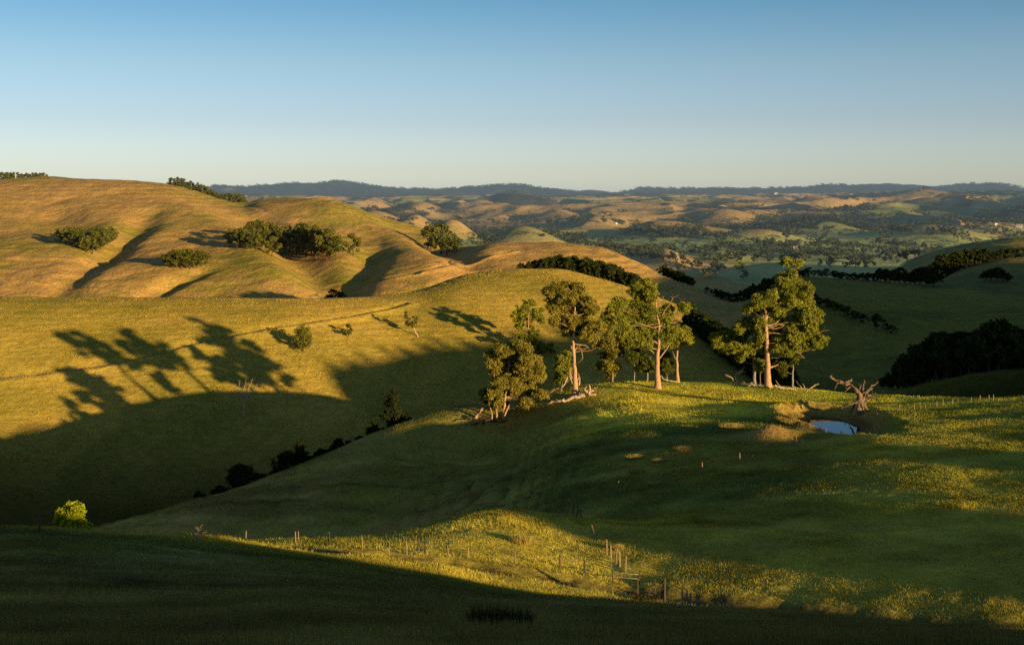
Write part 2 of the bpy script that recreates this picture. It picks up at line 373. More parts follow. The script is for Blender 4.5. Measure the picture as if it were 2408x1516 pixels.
xs_in = np.linspace(-70, 2478, 1060)
xl = -70 - np.cumsum(np.linspace(6, 120, 45)); xr = 2478 + np.cumsum(np.linspace(6, 150, 55))
COLX = np.concatenate([xl[::-1], xs_in, xr]); NC = len(COLX)
Yk, Zk = knots_at(COLX); MK = slopes(Yk, Zk)
def lerp3(a, b, t): return np.asarray(a)[None, :] * (1 - t[:, None]) + np.asarray(b)[None, :] * t[:, None]

GOLD = np.array([0.50, 0.36, 0.07]); DRY = np.array([0.48, 0.30, 0.095]); OLIVE = np.array([0.30, 0.26, 0.04]); GREEN = np.array([0.135, 0.165, 0.034])
DARKG = np.array([0.055, 0.075, 0.02]); EARTH = np.array([0.42, 0.27, 0.13]); MUD = np.array([0.06, 0.045, 0.03]); FARG = np.array([0.20, 0.25, 0.08]); WOOD = np.array([0.03, 0.045, 0.025])
def tints(X, Y, x, seg):
    n1 = fbm(X / 30, Y / 30, 81, 4); n2 = fbm(X / 8, Y / 8, 85, 3)
    t = np.clip(0.5 + 0.9 * n1 + 0.35 * n2, 0, 1)
    if seg <= 8:      # foreground pastures and the tree hill
        col = lerp3(GREEN, OLIVE, t)
        k = (sstep(88, 100, Y) * (1 - sstep(138, 160, Y)))[:, None]; col = col * (1 - k) + lerp3(OLIVE * 1.2, np.array([0.52, 0.44, 0.06]), t) * k  # grass brightened in colour to strengthen the sunlit band past the track
        k = (np.maximum(sstep(205, 225, Y) * sstep(1250, 1450, x), .45 * sstep(125, 150, Y) * sstep(1850, 2050, x)))[:, None]; col = col * (1 - k) + lerp3(np.array([0.38, 0.42, 0.045]), np.array([0.66, 0.56, 0.06]), t) * k  # sunlit hilltop brightened in colour, the right slope more weakly
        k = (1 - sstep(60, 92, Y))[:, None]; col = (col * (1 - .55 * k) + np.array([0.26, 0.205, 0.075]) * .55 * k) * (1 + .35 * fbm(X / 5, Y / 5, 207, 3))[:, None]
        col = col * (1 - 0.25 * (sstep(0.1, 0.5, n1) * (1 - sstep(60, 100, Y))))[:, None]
        dry = sstep(1500, 900, x) * sstep(150, 190, Y)
        col = col * (1 - dry[:, None] * .75) + lerp3(OLIVE * 1.15, DRY * 1.1, t) * dry[:, None] * .75
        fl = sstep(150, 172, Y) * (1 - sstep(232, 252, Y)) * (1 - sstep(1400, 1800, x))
        col = col * (1 + fl * (.55 * fbm((X * .5 + Y) / 6, (X - Y * .5) / 40, 211, 3) + .3 * fbm((X * .3 + Y) / 2.2, X / 14, 212, 2)))[:, None]  # shading of the folds painted as lighter and darker streaks
        d, _, _ = dist_poly(X, Y, BROW); k = np.exp(-(d / 2.6) ** 4)[:, None] * np.clip(0.85 + .8 * fbm(X / 1.5, Y / 1.5, 86, 3)[:, None], 0, 1)
        col = col * (1 - k) + MUD * k
        u = (X - POND[0]) / 6.2; v = (Y - POND[1]) / 10.5; r = np.sqrt(u*u + v*v)
        k = ((1 - sstep(1.15, 1.7, r)) * 0.75)[:, None]; col = col * (1 - k) + (DRY * 1.0 * (0.7 + 0.3 * t[:, None])) * k
        k = np.exp(-((X - MOUND[0]) / 4.2) ** 2 - ((Y - MOUND[1]) / 5.2) ** 2)[:, None]; col = col * (1 - k) + DRY * k
        k = (1 - sstep(0.85, 1.1, r))[:, None] * np.clip(.7 + n2, 0, 1)[:, None]; col = col * (1 - k) + MUD * k
    elif seg <= 10:    # near hill on the left
        t2 = np.clip(0.55 + 0.8 * n1 + 0.4 * n2, 0, 1)
        col = lerp3(OLIVE, GOLD, t2)
        k = sstep(1500, 2000, x)[:, None]; col = col * (1 - k) + lerp3(GREEN * .8, OLIVE * .9, t2) * k
    elif seg <= 14:
        n3 = fbm(X / 120, Y / 120, 87, 3)
        t2 = np.clip(0.72 + 1.0 * n3 + 0.5 * n2 + .7 * n1, 0, 1)
        col = lerp3(OLIVE * 1.0, DRY, t2)
        k = (sstep(1750, 1900, x) * (1 - sstep(1050, 1250, Y) * (1 - sstep(2060, 2150, x))))[:, None]; col = col * (1 - k) + lerp3(GREEN * .75, OLIVE * .8, t2) * k
    else:              # valley floor with paddocks, distant hills
        ang = 0.35; U = X * math.cos(ang) + Y * math.sin(ang) + 60 * fbm(X / 500, Y / 500, 91, 2); V = -X * math.sin(ang) + Y * math.cos(ang) + 60 * fbm(X / 500, Y / 500, 92, 2)
        cell = hash2(np.floor(U / 170), np.floor(V / 240), 93)
        plain = 1 - sstep(6, 26, 0 * X + HREL)
        pc = lerp3(FARG, np.array([0.36, 0.36, 0.10]), cell); pc = np.where((cell > .8)[:, None], np.array([0.38, 0.26, 0.10]), pc)
        hc = lerp3(np.array([0.36, 0.26, 0.09]), np.array([0.47, 0.32, 0.11]), t)
        grn = sstep(0.15, 0.4, fbm(X / 700, Y / 900, 95, 2) + 0.35 * sstep(1500, 2100, x) * (1 - sstep(2600, 4000, Y)))[:, None]
        hc = hc * (1 - grn) + np.array([0.24, 0.25, 0.08]) * grn
        k = (plain * (1 - sstep(2400, 3300, Y)))[:, None]; col = hc * (1 - k) + pc * k * 1.5
        # woods in hollows and over the last range
        w = 0.9 * sstep(0.14, 0.3, fbm(X / 330, Y / 420, 97, 4) + 0.55 * sstep(8200, 9200, Y) + 0.14 * sstep(5600, 7600, Y) * 1.0 + 0.12 * sstep(1700, 2100, x) * sstep(3000, 5000, Y) - 0.28 * sstep(10, 40, HREL) * (1 - sstep(7000, 8500, Y)) - 0.35 * (1 - sstep(2200, 3200, Y)))[:, None]
        col = col * (1 - w) + WOOD * w
    if seg in (9, 10): col = col * (.28 + .72 * sstep(308, 362, Y))[:, None]  # hillside foot darkened in colour to deepen the valley shade
    for poly, w, dep in WT:
        d, _, _ = dist_poly(X, Y, poly)
        k = (np.exp(-(d / (w * 1.1)) ** 2) * np.clip(0.8 + 0.7 * n2, 0, 1) * 0.75)[:, None]; col = col * (1 - k) + EARTH * k
    return col
HREL = None
SHEETS = []
def sheet(name, s0, s1, m, label=None):
    global HREL
    rows = []; 
    for sgm in range(s0, s1):
        n = KNOTS[sgm][1]; ts = np.linspace(0, 1, n, endpoint=False)
        if sgm == s1 - 1: ts = np.append(ts, 1.0)
        for t in ts:
            h = Yk[sgm+1] - Yk[sgm]
            Yr = Yk[sgm] + t * h
            Zr = ((2*t**3 - 3*t**2 + 1) * Zk[sgm] + (t**3 - 2*t**2 + t) * h * MK[sgm] + (-2*t**3 + 3*t**2) * Zk[sgm+1] + (t**3 - t**2) * h * MK[sgm+1])
            rows.append((Yr, Zr, sgm))
    R = len(rows)
    Y = np.concatenate([r[0] for r in rows]); Z = np.concatenate([r[1] for r in rows]); x = np.tile(COLX, R)
    X = (x - XC) / FP * Y; 
    Z2 = add_detail(X, Y, Z, x); HREL = Z2 - Z
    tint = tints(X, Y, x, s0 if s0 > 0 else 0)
    co = np.stack([X, Y, Z2 + CAMZ], 1)
    i = np.arange(R - 1)[:, None] * NC + np.arange(NC - 1)[None]; i = i.ravel()
    q = np.stack([i, i + 1, i + 1 + NC, i + NC], 1)
    me = np_mesh(name, co, quads=q, tint=tint); me.materials.append(m)
    o = bpy.data.objects.new(name, me); C.objects.link(o); tag(o, kind='structure'); SHEETS.append(o); return o

g_near = ground_material('pasture_grass', 0.9, 6.0, 0.35, 0.10)
g_hill = ground_material('hill_grass', 0.35, 1.7, 0.9, 0.35, st=(1, 1.7, 1))
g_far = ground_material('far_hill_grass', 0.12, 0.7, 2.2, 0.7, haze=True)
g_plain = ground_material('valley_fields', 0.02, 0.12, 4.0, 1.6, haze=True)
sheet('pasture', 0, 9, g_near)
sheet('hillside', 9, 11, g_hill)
sheet('hills', 11, 15, g_far)
sheet('valley', 15, NK - 1, g_plain)

# unseen ridge added right of the frame, skyline shaped to cast shadow bands
SHADE_RIDGE = ([30, 60, 67, 92, 98, 118, 126, 131, 150, 154, 161, 165, 169, 226, 232, 247, 285, 335, 375, 450, 560, 700, 850, 930, 1000, 1300, 1500],
         [-12, -18, -34, -34, -22.5, -21.5, -23.5, -27.5, -27.2, -23.3, -23.1, -23.6, -34, -36, -16.5, -14.8, -12.5, -13.5, -12.5, -6, 2, 9, 8, -3, -20, -40, -60])
def shade_ridge_sheet():
    us = np.linspace(30, 1500, 420); As = np.linspace(70, 520, 90)
    U, A = np.meshgrid(us, As); tl = math.tan(SUN_EL)
    Hs = pchip1(SHADE_RIDGE[0], SHADE_RIDGE[1], U.ravel()).reshape(U.shape)
    a0 = 140 + 60 * sstep(300, 600, U)
    top = Hs + tl * a0; w = 45 + 60 * sstep(300, 600, U)
    Z = -60 + (top + 60) * np.exp(-((A - a0) / w) ** 2) + 1.0 * fbm(U / 14, A / 14, 101, 3)
    X = SUN_AZ[0] * A - SUN_AZ[1] * U; Y = SUN_AZ[1] * A + SUN_AZ[0] * U
    co = np.stack([X.ravel(), Y.ravel(), Z.ravel() + CAMZ], 1); n = len(us)
    i = (np.arange(len(As) - 1)[:, None] * n + np.arange(n - 1)[None]).ravel()
    me = np_mesh('hill', co, quads=np.stack([i, i + 1, i + 1 + n, i + n], 1), tint=np.tile(OLIVE * .7, (len(co), 1)))
    me.materials.append(g_hill); o = bpy.data.objects.new('hill', me); C.objects.link(o); tag(o, kind='structure'); return o  # the added out-of-view ridge that blocks the sun
shade_ridge_sheet()
# ------------------------------------------------------------------ mesh helpers for wood and foliage
def kd(k): return lambda x: pchip1([p[0] for p in KNOTS[k][0]], [p[2] for p in KNOTS[k][0]], np.array([x]))[0]
def tube_arrays(paths, sides=7, wob=0.12, seed=0):
    """paths: list of (points, radii); one joined mesh of tapered bent tubes"""
    V = []; F = []; r = random.Random(seed)
    for pts, rad in paths:
        P = [Vector(p) for p in pts]; n = len(P); base = len(V); ph = r.random() * 6
        for i, p in enumerate(P):
            t = (P[min(i + 1, n - 1)] - P[max(i - 1, 0)]); t = t.normalized() if t.length > 1e-6 else Vector((0, 0, 1))
            a = t.cross(Vector((0.3, 1, 0.1))); a = a.normalized() if a.length > .01 else Vector((1, 0, 0)); b = t.cross(a)
            for k in range(sides):
                an = 2 * math.pi * k / sides; q = rad[i] * (1 + wob * math.sin(3 * an + ph + i) * 1.0 + wob * (r.random() - .5))
                v = p + a * math.cos(an) * q + b * math.sin(an) * q; V.append(v[:])
        for i in range(n - 1):
            for k in range(sides):
                k2 = (k + 1) % sides; F.append((base + i * sides + k, base + i * sides + k2, base + (i + 1) * sides + k2, base + (i + 1) * sides + k))
        V.append(P[-1][:]); e = len(V) - 1
        for k in range(sides): F.append((base + (n - 1) * sides + k, base + (n - 1) * sides + (k + 1) % sides, e, e))
    return V, F
def tube_mesh(name, paths, m, sides=7, wob=0.12, seed=0):
    V, F = tube_arrays(paths, sides, wob, seed)
    F = [f if f[2] != f[3] else f[:3] for f in F]
    me = bpy.data.meshes.new(name); me.from_pydata(V, [], F); me.materials.append(m)
    for p in me.polygons: p.use_smooth = True
    return me
def bend(p0, p1, r0, r1, n=6, sag=0.15, seed=0, jit=0.06):
    """a limb from p0 to p1 that leaves sideways and turns up"""
    r = random.Random(seed); p0 = Vector(p0); p1 = Vector(p1); L = (p1 - p0).length; pts = []; rad = []
    off = Vector((r.uniform(-1, 1), r.uniform(-1, 1), -1)) * L * sag
    for i in range(n + 1):
        t = i / n; p = p0.lerp(p1, t) + off * (4 * t * (1 - t)) * 0.5 + Vector((r.uniform(-1, 1), r.uniform(-1, 1), r.uniform(-1, 1))) * L * jit * (0 < i < n)
        pts.append(p); rad.append(r0 + (r1 - r0) * t ** 0.8)
    return pts, rad
def leaf_quads(cent, rad, n, size, g, droop=0.35, shell=0.55):
    """n leaf faces inside each ellipsoid puff; cent (k,3), rad (k,3)"""
    k = len(cent); c = np.repeat(cent, n, 0); R = np.repeat(rad, n, 0); m = k * n
    d = g.normal(size=(m, 3)); d /= np.linalg.norm(d, axis=1)[:, None] + 1e-9
    rr = (shell + (1 - shell) * g.random(m)) ** 0.8 * (0.75 + 0.35 * g.random(m))
    p = c + d * R * rr[:, None]
    s = size * (0.6 + 0.8 * g.random(m))
    a = g.normal(size=(m, 3)); a[:, 2] -= droop * 2; a /= np.linalg.norm(a, axis=1)[:, None]
    b = np.cross(a, d + 0.6 * g.normal(size=(m, 3))); b /= np.linalg.norm(b, axis=1)[:, None] + 1e-9
    a *= s[:, None] * 0.75; b *= s[:, None] * 0.36
    co = np.stack([p - a, p + b * 1.0, p + a, p - b], 1).reshape(-1, 3)
    return co, np.arange(m * 4).reshape(-1, 4)
def obj(name, me, parent=None, loc=None):
    o = bpy.data.objects.new(name, me); C.objects.link(o)
    if parent: o.parent = parent
    if loc is not None: o.location = loc
    return o
def empty(name, loc): 
    o = bpy.data.objects.new(name, None); o.empty_display_size = 0.5; C.objects.link(o); o.location = loc; return o
def top(p, y):  # world height of photo row y at the distance of point p
    return (YH - y) / FP * p[1] + CAMZ

M_BARK = simple_mat('pale_gum_bark', (0.52, 0.33, 0.18), (0.26, 0.16, 0.09), 2.2, 0.85, 0.06, stretch=(3, 3, .35))
M_BARKG = simple_mat('grey_bark', (0.32, 0.28, 0.25), (0.16, 0.13, 0.11), 2.0, 0.9, 0.05, stretch=(3, 3, .4))
M_DEAD = simple_mat('weathered_dead_wood', (0.55, 0.40, 0.28), (0.26, 0.18, 0.13), 3.0, 0.85, 0.03)
M_DARKWOOD = simple_mat('dark_bark', (0.10, 0.075, 0.055), (0.04, 0.03, 0.025), 3.0, 0.9, 0.03)
M_GUM = leaf_mat('gum_leaves', (0.085, 0.11, 0.014), (0.30, 0.30, 0.045), 0.35, 0.22)
M_GUMB = leaf_mat('brown_gum_leaves', (0.11, 0.11, 0.018), (0.32, 0.27, 0.055), 0.35, 0.22)
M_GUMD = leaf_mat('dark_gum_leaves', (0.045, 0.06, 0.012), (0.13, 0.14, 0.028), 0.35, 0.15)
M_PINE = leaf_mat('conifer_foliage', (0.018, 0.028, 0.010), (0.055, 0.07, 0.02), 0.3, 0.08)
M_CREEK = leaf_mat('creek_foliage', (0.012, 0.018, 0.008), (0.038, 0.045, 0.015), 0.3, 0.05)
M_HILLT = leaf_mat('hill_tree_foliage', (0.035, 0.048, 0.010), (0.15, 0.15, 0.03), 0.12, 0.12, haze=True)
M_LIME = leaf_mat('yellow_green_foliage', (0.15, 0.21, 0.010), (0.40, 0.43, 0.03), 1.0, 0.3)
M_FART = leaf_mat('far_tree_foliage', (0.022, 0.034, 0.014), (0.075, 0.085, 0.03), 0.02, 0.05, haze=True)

# ------------------------------------------------------------------ the gum trees on the knoll
def zA(zx, zy): return 1661.8 + zx * .2275, 595.7 + zy * .2275
def zB(zx, zy): return 1097.4 + zx * .2482, 627.1 + zy * .2482
KA, KB = .2275, .2482
def gum(label, base_px, ymin, ymax, zf, kf, clumps, trunk, limbs=(), leaf=None, bark=None, dens=1.0, depth=1.0, seed=1, group='gum trees on the knoll', name='gum_tree', P=None, extra=None, fine=0.33, auto=True):
    g = np.random.default_rng(seed); r = random.Random(seed)
    P = P or ground_px(*base_px, ymin, ymax); D = P[1]; m = D / FP
    root = empty(name, P)
    def W(zx, zy, dy=0): x, y = zf(zx, zy); return Vector(((x - XC) * m - P[0], dy, (YH - y) * m + CAMZ - P[2]))
    paths = []
    tp = [W(a, b) for a, b, w in trunk]; tp[0] = Vector((tp[0][0], 0, -0.4)); tr = [w * kf * m / 2 * .88 for a, b, w in trunk]
    # resample the trunk with slight bends and a flared foot
    pts = []; rad = []
    for i in range(len(tp) - 1):
        for k in range(5):
            t = k / 5; p = tp[i].lerp(tp[i+1], t); pts.append(p + Vector((r.uniform(-.06, .06), r.uniform(-.1, .1), 0))); rad.append(tr[i] * (1 - t) + tr[i+1] * t)
    pts.append(tp[-1]); rad.append(tr[-1])
    rad[0] *= 1.35; rad[1] *= 1.12
    paths.append((pts, rad))
    cents = []; rads = []
    for c in clumps:
        zx, zy, rx, ry = c[:4]; R = Vector((rx * kf * m, (rx + ry) / 2 * kf * m * depth, ry * kf * m)) * 1.15
        dy = r.uniform(-1, 1) * depth * (c[4] if len(c) > 4 else 3.0)
        cw = W(zx, zy, dy)
        k = max(3, int(30 * dens * (rx * ry) / 4200.0)) + 5
        for _ in range(k):
            d = Vector((r.gauss(0, 1), r.gauss(0, 1), r.gauss(0, 1) + .3)).normalized() * r.uniform(.25, .98)
            q = cw + Vector((d[0] * R[0], d[1] * R[1], d[2] * R[2])); pr = r.uniform(.42, .95)
            cents.append(q[:]); rads.append((pr * 1.15, pr * 1.1, pr * 0.75))
            if r.random() < .22: paths.append(bend(cw, q, .035, .010, 3, .05, r.random()))
        # limb from trunk to this clump
        if auto:
            best = min(range(1, len(pts)), key=lambda i: (pts[i] - cw).length + max(0, pts[i][2] - cw[2] + 1.0) * 2.5)
            L = (pts[best] - cw).length
            if L > 0.6: paths.append(bend(pts[best], cw, min(rad[best] * .4, 0.035 + L * 0.009), .02, 6, .12, r.random(), .045))
    for lm in limbs:   # explicit bare limbs
        lp = [W(a, b, r.uniform(-.6, .6) * (i > 0)) for i, (a, b) in enumerate(lm[0])]; w0, w1 = lm[1] * .6, lm[2] * .6
        n = len(lp); paths.append((lp, [(w0 + (w1 - w0) * i / (n - 1)) for i in range(n)]))
        if len(lm) > 3:
            for i in range(1, n):
                for _ in range(lm[3]):
                    q = lp[i] + Vector((r.uniform(-1, 1), r.uniform(-1, 1), r.uniform(-.2, 1))) * r.uniform(.8, 1.9)
                    paths.append(bend(lp[i], q, w1 * .9, .012, 4, .1, r.random(), .08))
    obj('trunk', tube_mesh('trunk', paths, bark or M_BARK, 7, .08, seed), root)
    if cents:
        co, q = leaf_quads(np.array(cents), np.array(rads), int(125 * dens), fine * .72, g, droop=.6, shell=.25)
        me = np_mesh('crown', co, quads=q, smooth=False); me.materials.append(leaf or M_GUM); obj('crown', me, root)
    tag(root, label, 'tree', group); return root, P

MAINC = [(825,85,60,34,1.2),(920,100,45,28,1.2),(880,200,35,40,1),(860,270,110,60),(960,330,100,60),(780,330,90,70),(1010,390,70,70),(840,410,100,70),(680,500,110,90),(530,480,80,70),(560,560,100,80),(880,480,80,60),(1020,550,110,70),(1130,640,70,70),(760,600,90,60),(900,690,90,60),(1020,650,80,60),(640,420,70,50),(450,590,60,40),(700,850,140,90),(570,880,60,90),(860,860,120,90),(1010,830,110,80),(1060,760,80,60),(1190,890,60,45),(1100,930,70,45),(940,950,100,50),(750,980,80,50),(650,1010,50,35),(820,1020,50,35),(560,720,60,60),(700,720,100,60)]
gum('tallest gum tree with a thick glowing orange trunk and a ragged tufted top', (1806, 912), 200, 275, zA, KA, MAINC,
    [(635,1390,100),(632,1230,72),(628,1080,56),(622,900,50),(605,700,44),(622,620,34),(740,590,22),(800,480,18),(835,280,13),(860,150,9),(840,90,5)],
    limbs=[(((660,1175),(700,1165),(732,1142)), .34, .16), (((620,630),(560,660),(535,668)), .35, .15), (((600,680),(615,600),(610,560)), .3, .1),
           (((880,960),(900,1010),(960,1030),(1020,1082)), .16, .04, 1), (((1000,880),(1080,840),(1140,760)), .13, .03, 1), (((1150,840),(1200,800),(1265,790)), .08, .02, 1), (((700,960),(735,1040),(760,985)), .2, .05), (((960,1030),(1010,1000)), .1, .03, 1), (((640,740),(720,720),(800,640)), .2, .06, 1)],
    dens=1.0, seed=11, fine=.34)
gum('gum tree with a thin pale grey trunk leaning its crown left of the tallest tree', (1773, 906), 200, 275, zA, KA,
    [(400,720,90,60),(450,700,50,50),(310,770,60,60),(470,800,35,55),(180,880,110,60),(80,920,45,35),(330,860,100,70),(250,960,90,50),(370,1000,80,55),(430,960,60,50),(350,1080,35,35),(190,1010,50,35)],
    [(495,1370,44),(494,1180,34),(492,1000,27),(490,870,20),(450,800,14),(430,780,10)], limbs=[(((450,800),(430,780),(360,805),(300,775)), .16, .05, 1), (((470,980),(420,1060),(370,1120),(290,1110)), .12, .03, 1)], bark=M_BARKG, seed=12)
gum('slender young gum with a small leafy tuft at the foot of the tallest tree', (1783, 908), 200, 275, zA, KA, [(545,1140,40,45,.5),(540,1190,35,35,.5)], [(560,1370,10),(550,1200,7),(545,1130,4)], seed=13, bark=M_BARKG)
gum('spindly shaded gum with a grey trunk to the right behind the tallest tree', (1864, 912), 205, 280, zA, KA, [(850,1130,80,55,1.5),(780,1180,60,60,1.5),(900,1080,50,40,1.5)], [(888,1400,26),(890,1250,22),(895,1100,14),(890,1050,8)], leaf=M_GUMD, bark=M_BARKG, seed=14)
gum('big spreading gum tree with a smooth straight trunk standing alone on the knoll', (1547, 912), 200, 275, zB, KB,
    [(1690,180,100,55),(1620,230,80,55),(1740,250,60,60),(1640,330,90,70),(1450,330,70,45),(1400,390,70,55),(1500,420,100,60),(1600,430,90,60),(1740,420,70,70),(1330,490,60,50),(1430,510,90,55),(1540,540,100,60),(1650,530,80,60),(1900,420,60,50),(1760,560,80,50),(1880,500,60,45),(1480,640,100,60),(1620,640,120,70),(1740,660,80,60),(1560,720,90,45),(1690,730,80,35),(1900,650,90,60),(1860,740,50,28),(2050,380,55,45),(1960,600,70,50)],
    [(1810,1140,80),(1806,1020,56),(1805,850,46),(1818,760,34),(1825,560,24),(1800,430,18),(1790,270,10),(1770,190,5)],
    limbs=[(((1805,850),(1750,790),(1650,760)), .28, .08, 1), (((1830,860),(1880,790),(1940,720)), .26, .08, 1), (((1825,560),(1930,540),(2000,520),(2060,440),(2090,380)), .18, .04, 3), (((1830,500),(1880,400),(1930,345),(1950,300)), .14, .03, 3), (((1790,430),(1720,400),(1660,300)), .14, .03, 3), (((1930,540),(1990,440),(2040,330)), .1, .03, 3), (((1800,420),(1840,330),(1870,280)), .1, .03, 3)],
    seed=15, depth=.55)
gum('gum tree with a thin forked trunk just right behind the spreading gum', (1592, 897), 205, 285, zB, KB, [(2000,640,70,50,1.5),(2050,690,70,45,1.5),(1960,720,60,40,1.5),(2110,720,35,35,1.5),(2080,610,40,40,1.5),(2100,660,40,40,1.5)],
    [(2000,1085,44),(1995,950,30),(1990,870,26),(2003,740,16),(2010,660,8)], limbs=[(((1985,880),(1965,840),(1950,795)), .16, .08)], seed=16)
gum('tall gum tree with a torn splintered trunk foot and hanging dead limb', (1352, 906), 205, 275, zB, KB,
    [(870,200,80,50),(770,240,55,45),(960,190,90,45),(1060,200,60,45),(830,310,70,50),(960,290,90,50),(1080,280,60,45),(1150,320,55,45),(820,400,50,55),(930,400,100,60),(1060,400,90,55),(1180,400,65,50),(820,500,45,45),(900,520,70,55),(1010,520,90,55),(1130,520,80,55),(1230,560,80,50),(940,620,60,50),(1040,620,80,50),(1160,640,90,55),(1290,640,80,50),(1380,670,50,40),(1260,720,90,40),(1340,720,50,40)],
    [(1030,1115,84),(1026,1000,46),(1018,900,34),(1012,780,36),(1010,690,26),(1020,560,20),(1025,400,14),(1025,250,8)],
    limbs=[(((1020,800),(1060,740),(1090,800),(1100,860),(1045,915)), .2, .05, 1), (((1075,735),(1130,740),(1165,780)), .14, .05), (((1010,820),(990,760),(1000,700)), .25, .1), (((1000,1060),(975,1000),(990,940)), .3, .12), (((1050,1070),(1065,1040),(1060,1000)), .25, .06), (((1015,560),(930,540),(870,500)), .14, .04, 1)],
    leaf=M_GUMB, seed=17, depth=.8, P=Vector(((1352-XC)/FP*251, 251, float(height([(1352-XC)/FP*251],[251])[0]))))
gum('leafy young tree hugging the left side of the splintered trunk', (1325, 908), 205, 275, zB, KB, [(900,880,50,50,1),(950,850,40,45,1),(880,960,50,50,1),(950,960,40,50,1),(860,1060,35,45,1),(900,1080,50,35,1),(900,1020,50,40,1)], [(905,1130,14),(905,1000,10),(915,880,6)], seed=18, dens=1.1, bark=M_BARKG)
gum('dark drooping gum between the splintered trunk and the spreading gum', (1440, 899), 250, 300, zB, KB, [(1420,760,70,50),(1380,800,60,45),(1330,920,80,50),(1390,960,60,50),(1370,1020,45,35),(1280,930,50,35),(1330,560,60,45),(1380,620,80,55),(1420,690,70,50),(1320,500,50,45),(1300,840,50,40),(1450,820,50,40)],
    [(1385,1100,24),(1385,950,18),(1385,800,16),(1370,650,10),(1345,520,5)], leaf=M_GUMB, seed=19, P=ground_px(1440, 890, 262, 330) if False else Vector(((1440-XC)/FP*272, 272, float(height([(1440-XC)/FP*272],[272])[0]))))
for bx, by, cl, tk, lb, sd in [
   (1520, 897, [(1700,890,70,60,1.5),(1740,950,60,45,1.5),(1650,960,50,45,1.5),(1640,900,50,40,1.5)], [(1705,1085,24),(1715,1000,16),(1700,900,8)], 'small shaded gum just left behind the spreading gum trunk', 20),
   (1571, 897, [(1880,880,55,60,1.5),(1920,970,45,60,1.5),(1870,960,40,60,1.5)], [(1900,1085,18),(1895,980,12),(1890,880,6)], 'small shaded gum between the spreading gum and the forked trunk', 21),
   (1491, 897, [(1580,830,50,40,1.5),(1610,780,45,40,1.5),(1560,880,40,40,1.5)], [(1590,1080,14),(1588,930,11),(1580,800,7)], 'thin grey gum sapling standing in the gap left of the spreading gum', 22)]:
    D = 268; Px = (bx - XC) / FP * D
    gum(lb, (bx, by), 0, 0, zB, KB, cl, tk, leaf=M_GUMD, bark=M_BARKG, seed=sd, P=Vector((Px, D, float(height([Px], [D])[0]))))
gum('wide bushy gum with foliage drooping to the ground at the left edge of the knoll', (1178, 990), 200, 275, zB, KB,
    [(350,780,80,50),(520,740,60,45),(570,770,35,45),(250,840,70,50),(430,850,90,55),(250,920,80,55),(360,940,100,55),(560,870,80,55),(650,880,50,45),(550,960,90,60),(680,960,50,50),(300,1000,70,50),(420,1040,90,60),(320,1090,80,55),(600,1060,80,60),(180,1200,50,45),(260,1190,70,55),(370,1180,80,55),(480,1170,70,60),(580,1160,80,55),(700,1190,60,40),(560,1260,60,40),(190,1280,50,40),(280,1290,60,50),(350,1330,50,40),(540,1290,35,35),(450,1100,60,50),(690,1060,50,45)],
    [(350,1470,34),(352,1380,26),(370,1200,22),(400,1000,18),(400,850,10),(390,770,5)],
    limbs=[(((280,1480),(285,1400),(270,1280),(260,1000)), .42, .1), (((330,1480),(380,1350),(480,1150),(560,950)), .34, .08), (((240,1480),(240,1380),(200,1250)), .3, .08)],
    leaf=M_GUMB, seed=23, dens=1.15, depth=.9)
gum('gum tree with two stacked round crowns on the slope behind the bushy gum', (1243, 838), 300, 440, zB, KB,
    [(590,360,80,45),(520,420,80,55),(650,430,80,55),(480,490,60,45),(590,500,90,50),(690,500,50,45),(500,560,50,35),(600,560,60,28),(640,640,65,50),(560,670,50,45),(650,710,80,50),(720,740,55,45),(490,660,45,35),(560,730,50,35),(700,790,60,35),(790,760,40,35),(820,800,28,22)],
    [(600,850,16),(600,760,14),(585,620,12),(585,540,10),(590,420,5)], seed=24, group='trees on the near hillside', dens=.8, fine=.42)

# ------------------------------------------------------------------ single trees on the near hillside
def blob_tree(label, x, y, ymin, ymax, w, h, leaf, group, seed, trunkfrac=.2, bark=None, n=9, name='tree', cat='tree', P=None, fine=.36, dens=1.0, lean=0):
    """free-form tree: crown w x h photo pixels standing on photo point"""
    g = np.random.default_rng(seed); r = random.Random(seed); P = P or ground_px(x, y, ymin, ymax); m = P[1] / FP; W_ = w * m; H_ = h * m
    root = empty(name, P); paths = []; cents = []; rads = []
    hub = Vector((lean * W_, 0, H_ * (trunkfrac + .15)))
    paths.append(bend((0, 0, -.3), hub, max(.09, H_ * .03), max(.06, H_ * .02), 4, .03, seed))
    for i in range(n):
        a = r.random() * 6.28; q = r.random() ** .5; zz = r.random()
        wd = math.sin(math.pi * (0.18 + 0.74 * zz)) 
        c = Vector((math.cos(a) * q * W_ * .36 * wd + lean * W_, math.sin(a) * q * W_ * .36 * wd, H_ * (trunkfrac + .08 + (0.86 - trunkfrac) * zz)))
        paths.append(bend(hub, c, max(.04, H_ * .012), .02, 4, .08, r.random()))
        for _ in range(5):
            d = Vector((r.gauss(0, 1), r.gauss(0, 1), r.gauss(0, .8))).normalized() * W_ * .14
            pr = W_ * .085 * r.uniform(.8, 1.4); cents.append((c + d)[:]); rads.append((pr * 1.2, pr * 1.2, pr * .9))
    obj('trunk', tube_mesh('trunk', paths, bark or M_DARKWOOD, 5, .08, seed), root)
    co, q = leaf_quads(np.array(cents), np.array(rads), int(46 * dens), fine * max(.6, W_ / 9), g)
    me = np_mesh('crown', co, quads=q, smooth=False); me.materials.append(leaf); obj('crown', me, root)
    tag(root, label, cat, group); return root
LG = 'trees on the near hillside'
blob_tree('round dark tree with its own shadow beside the old fence line on the near hillside', 714, 824, 300, 470, 62, 56, M_HILLT, LG, 31, .22, n=14)
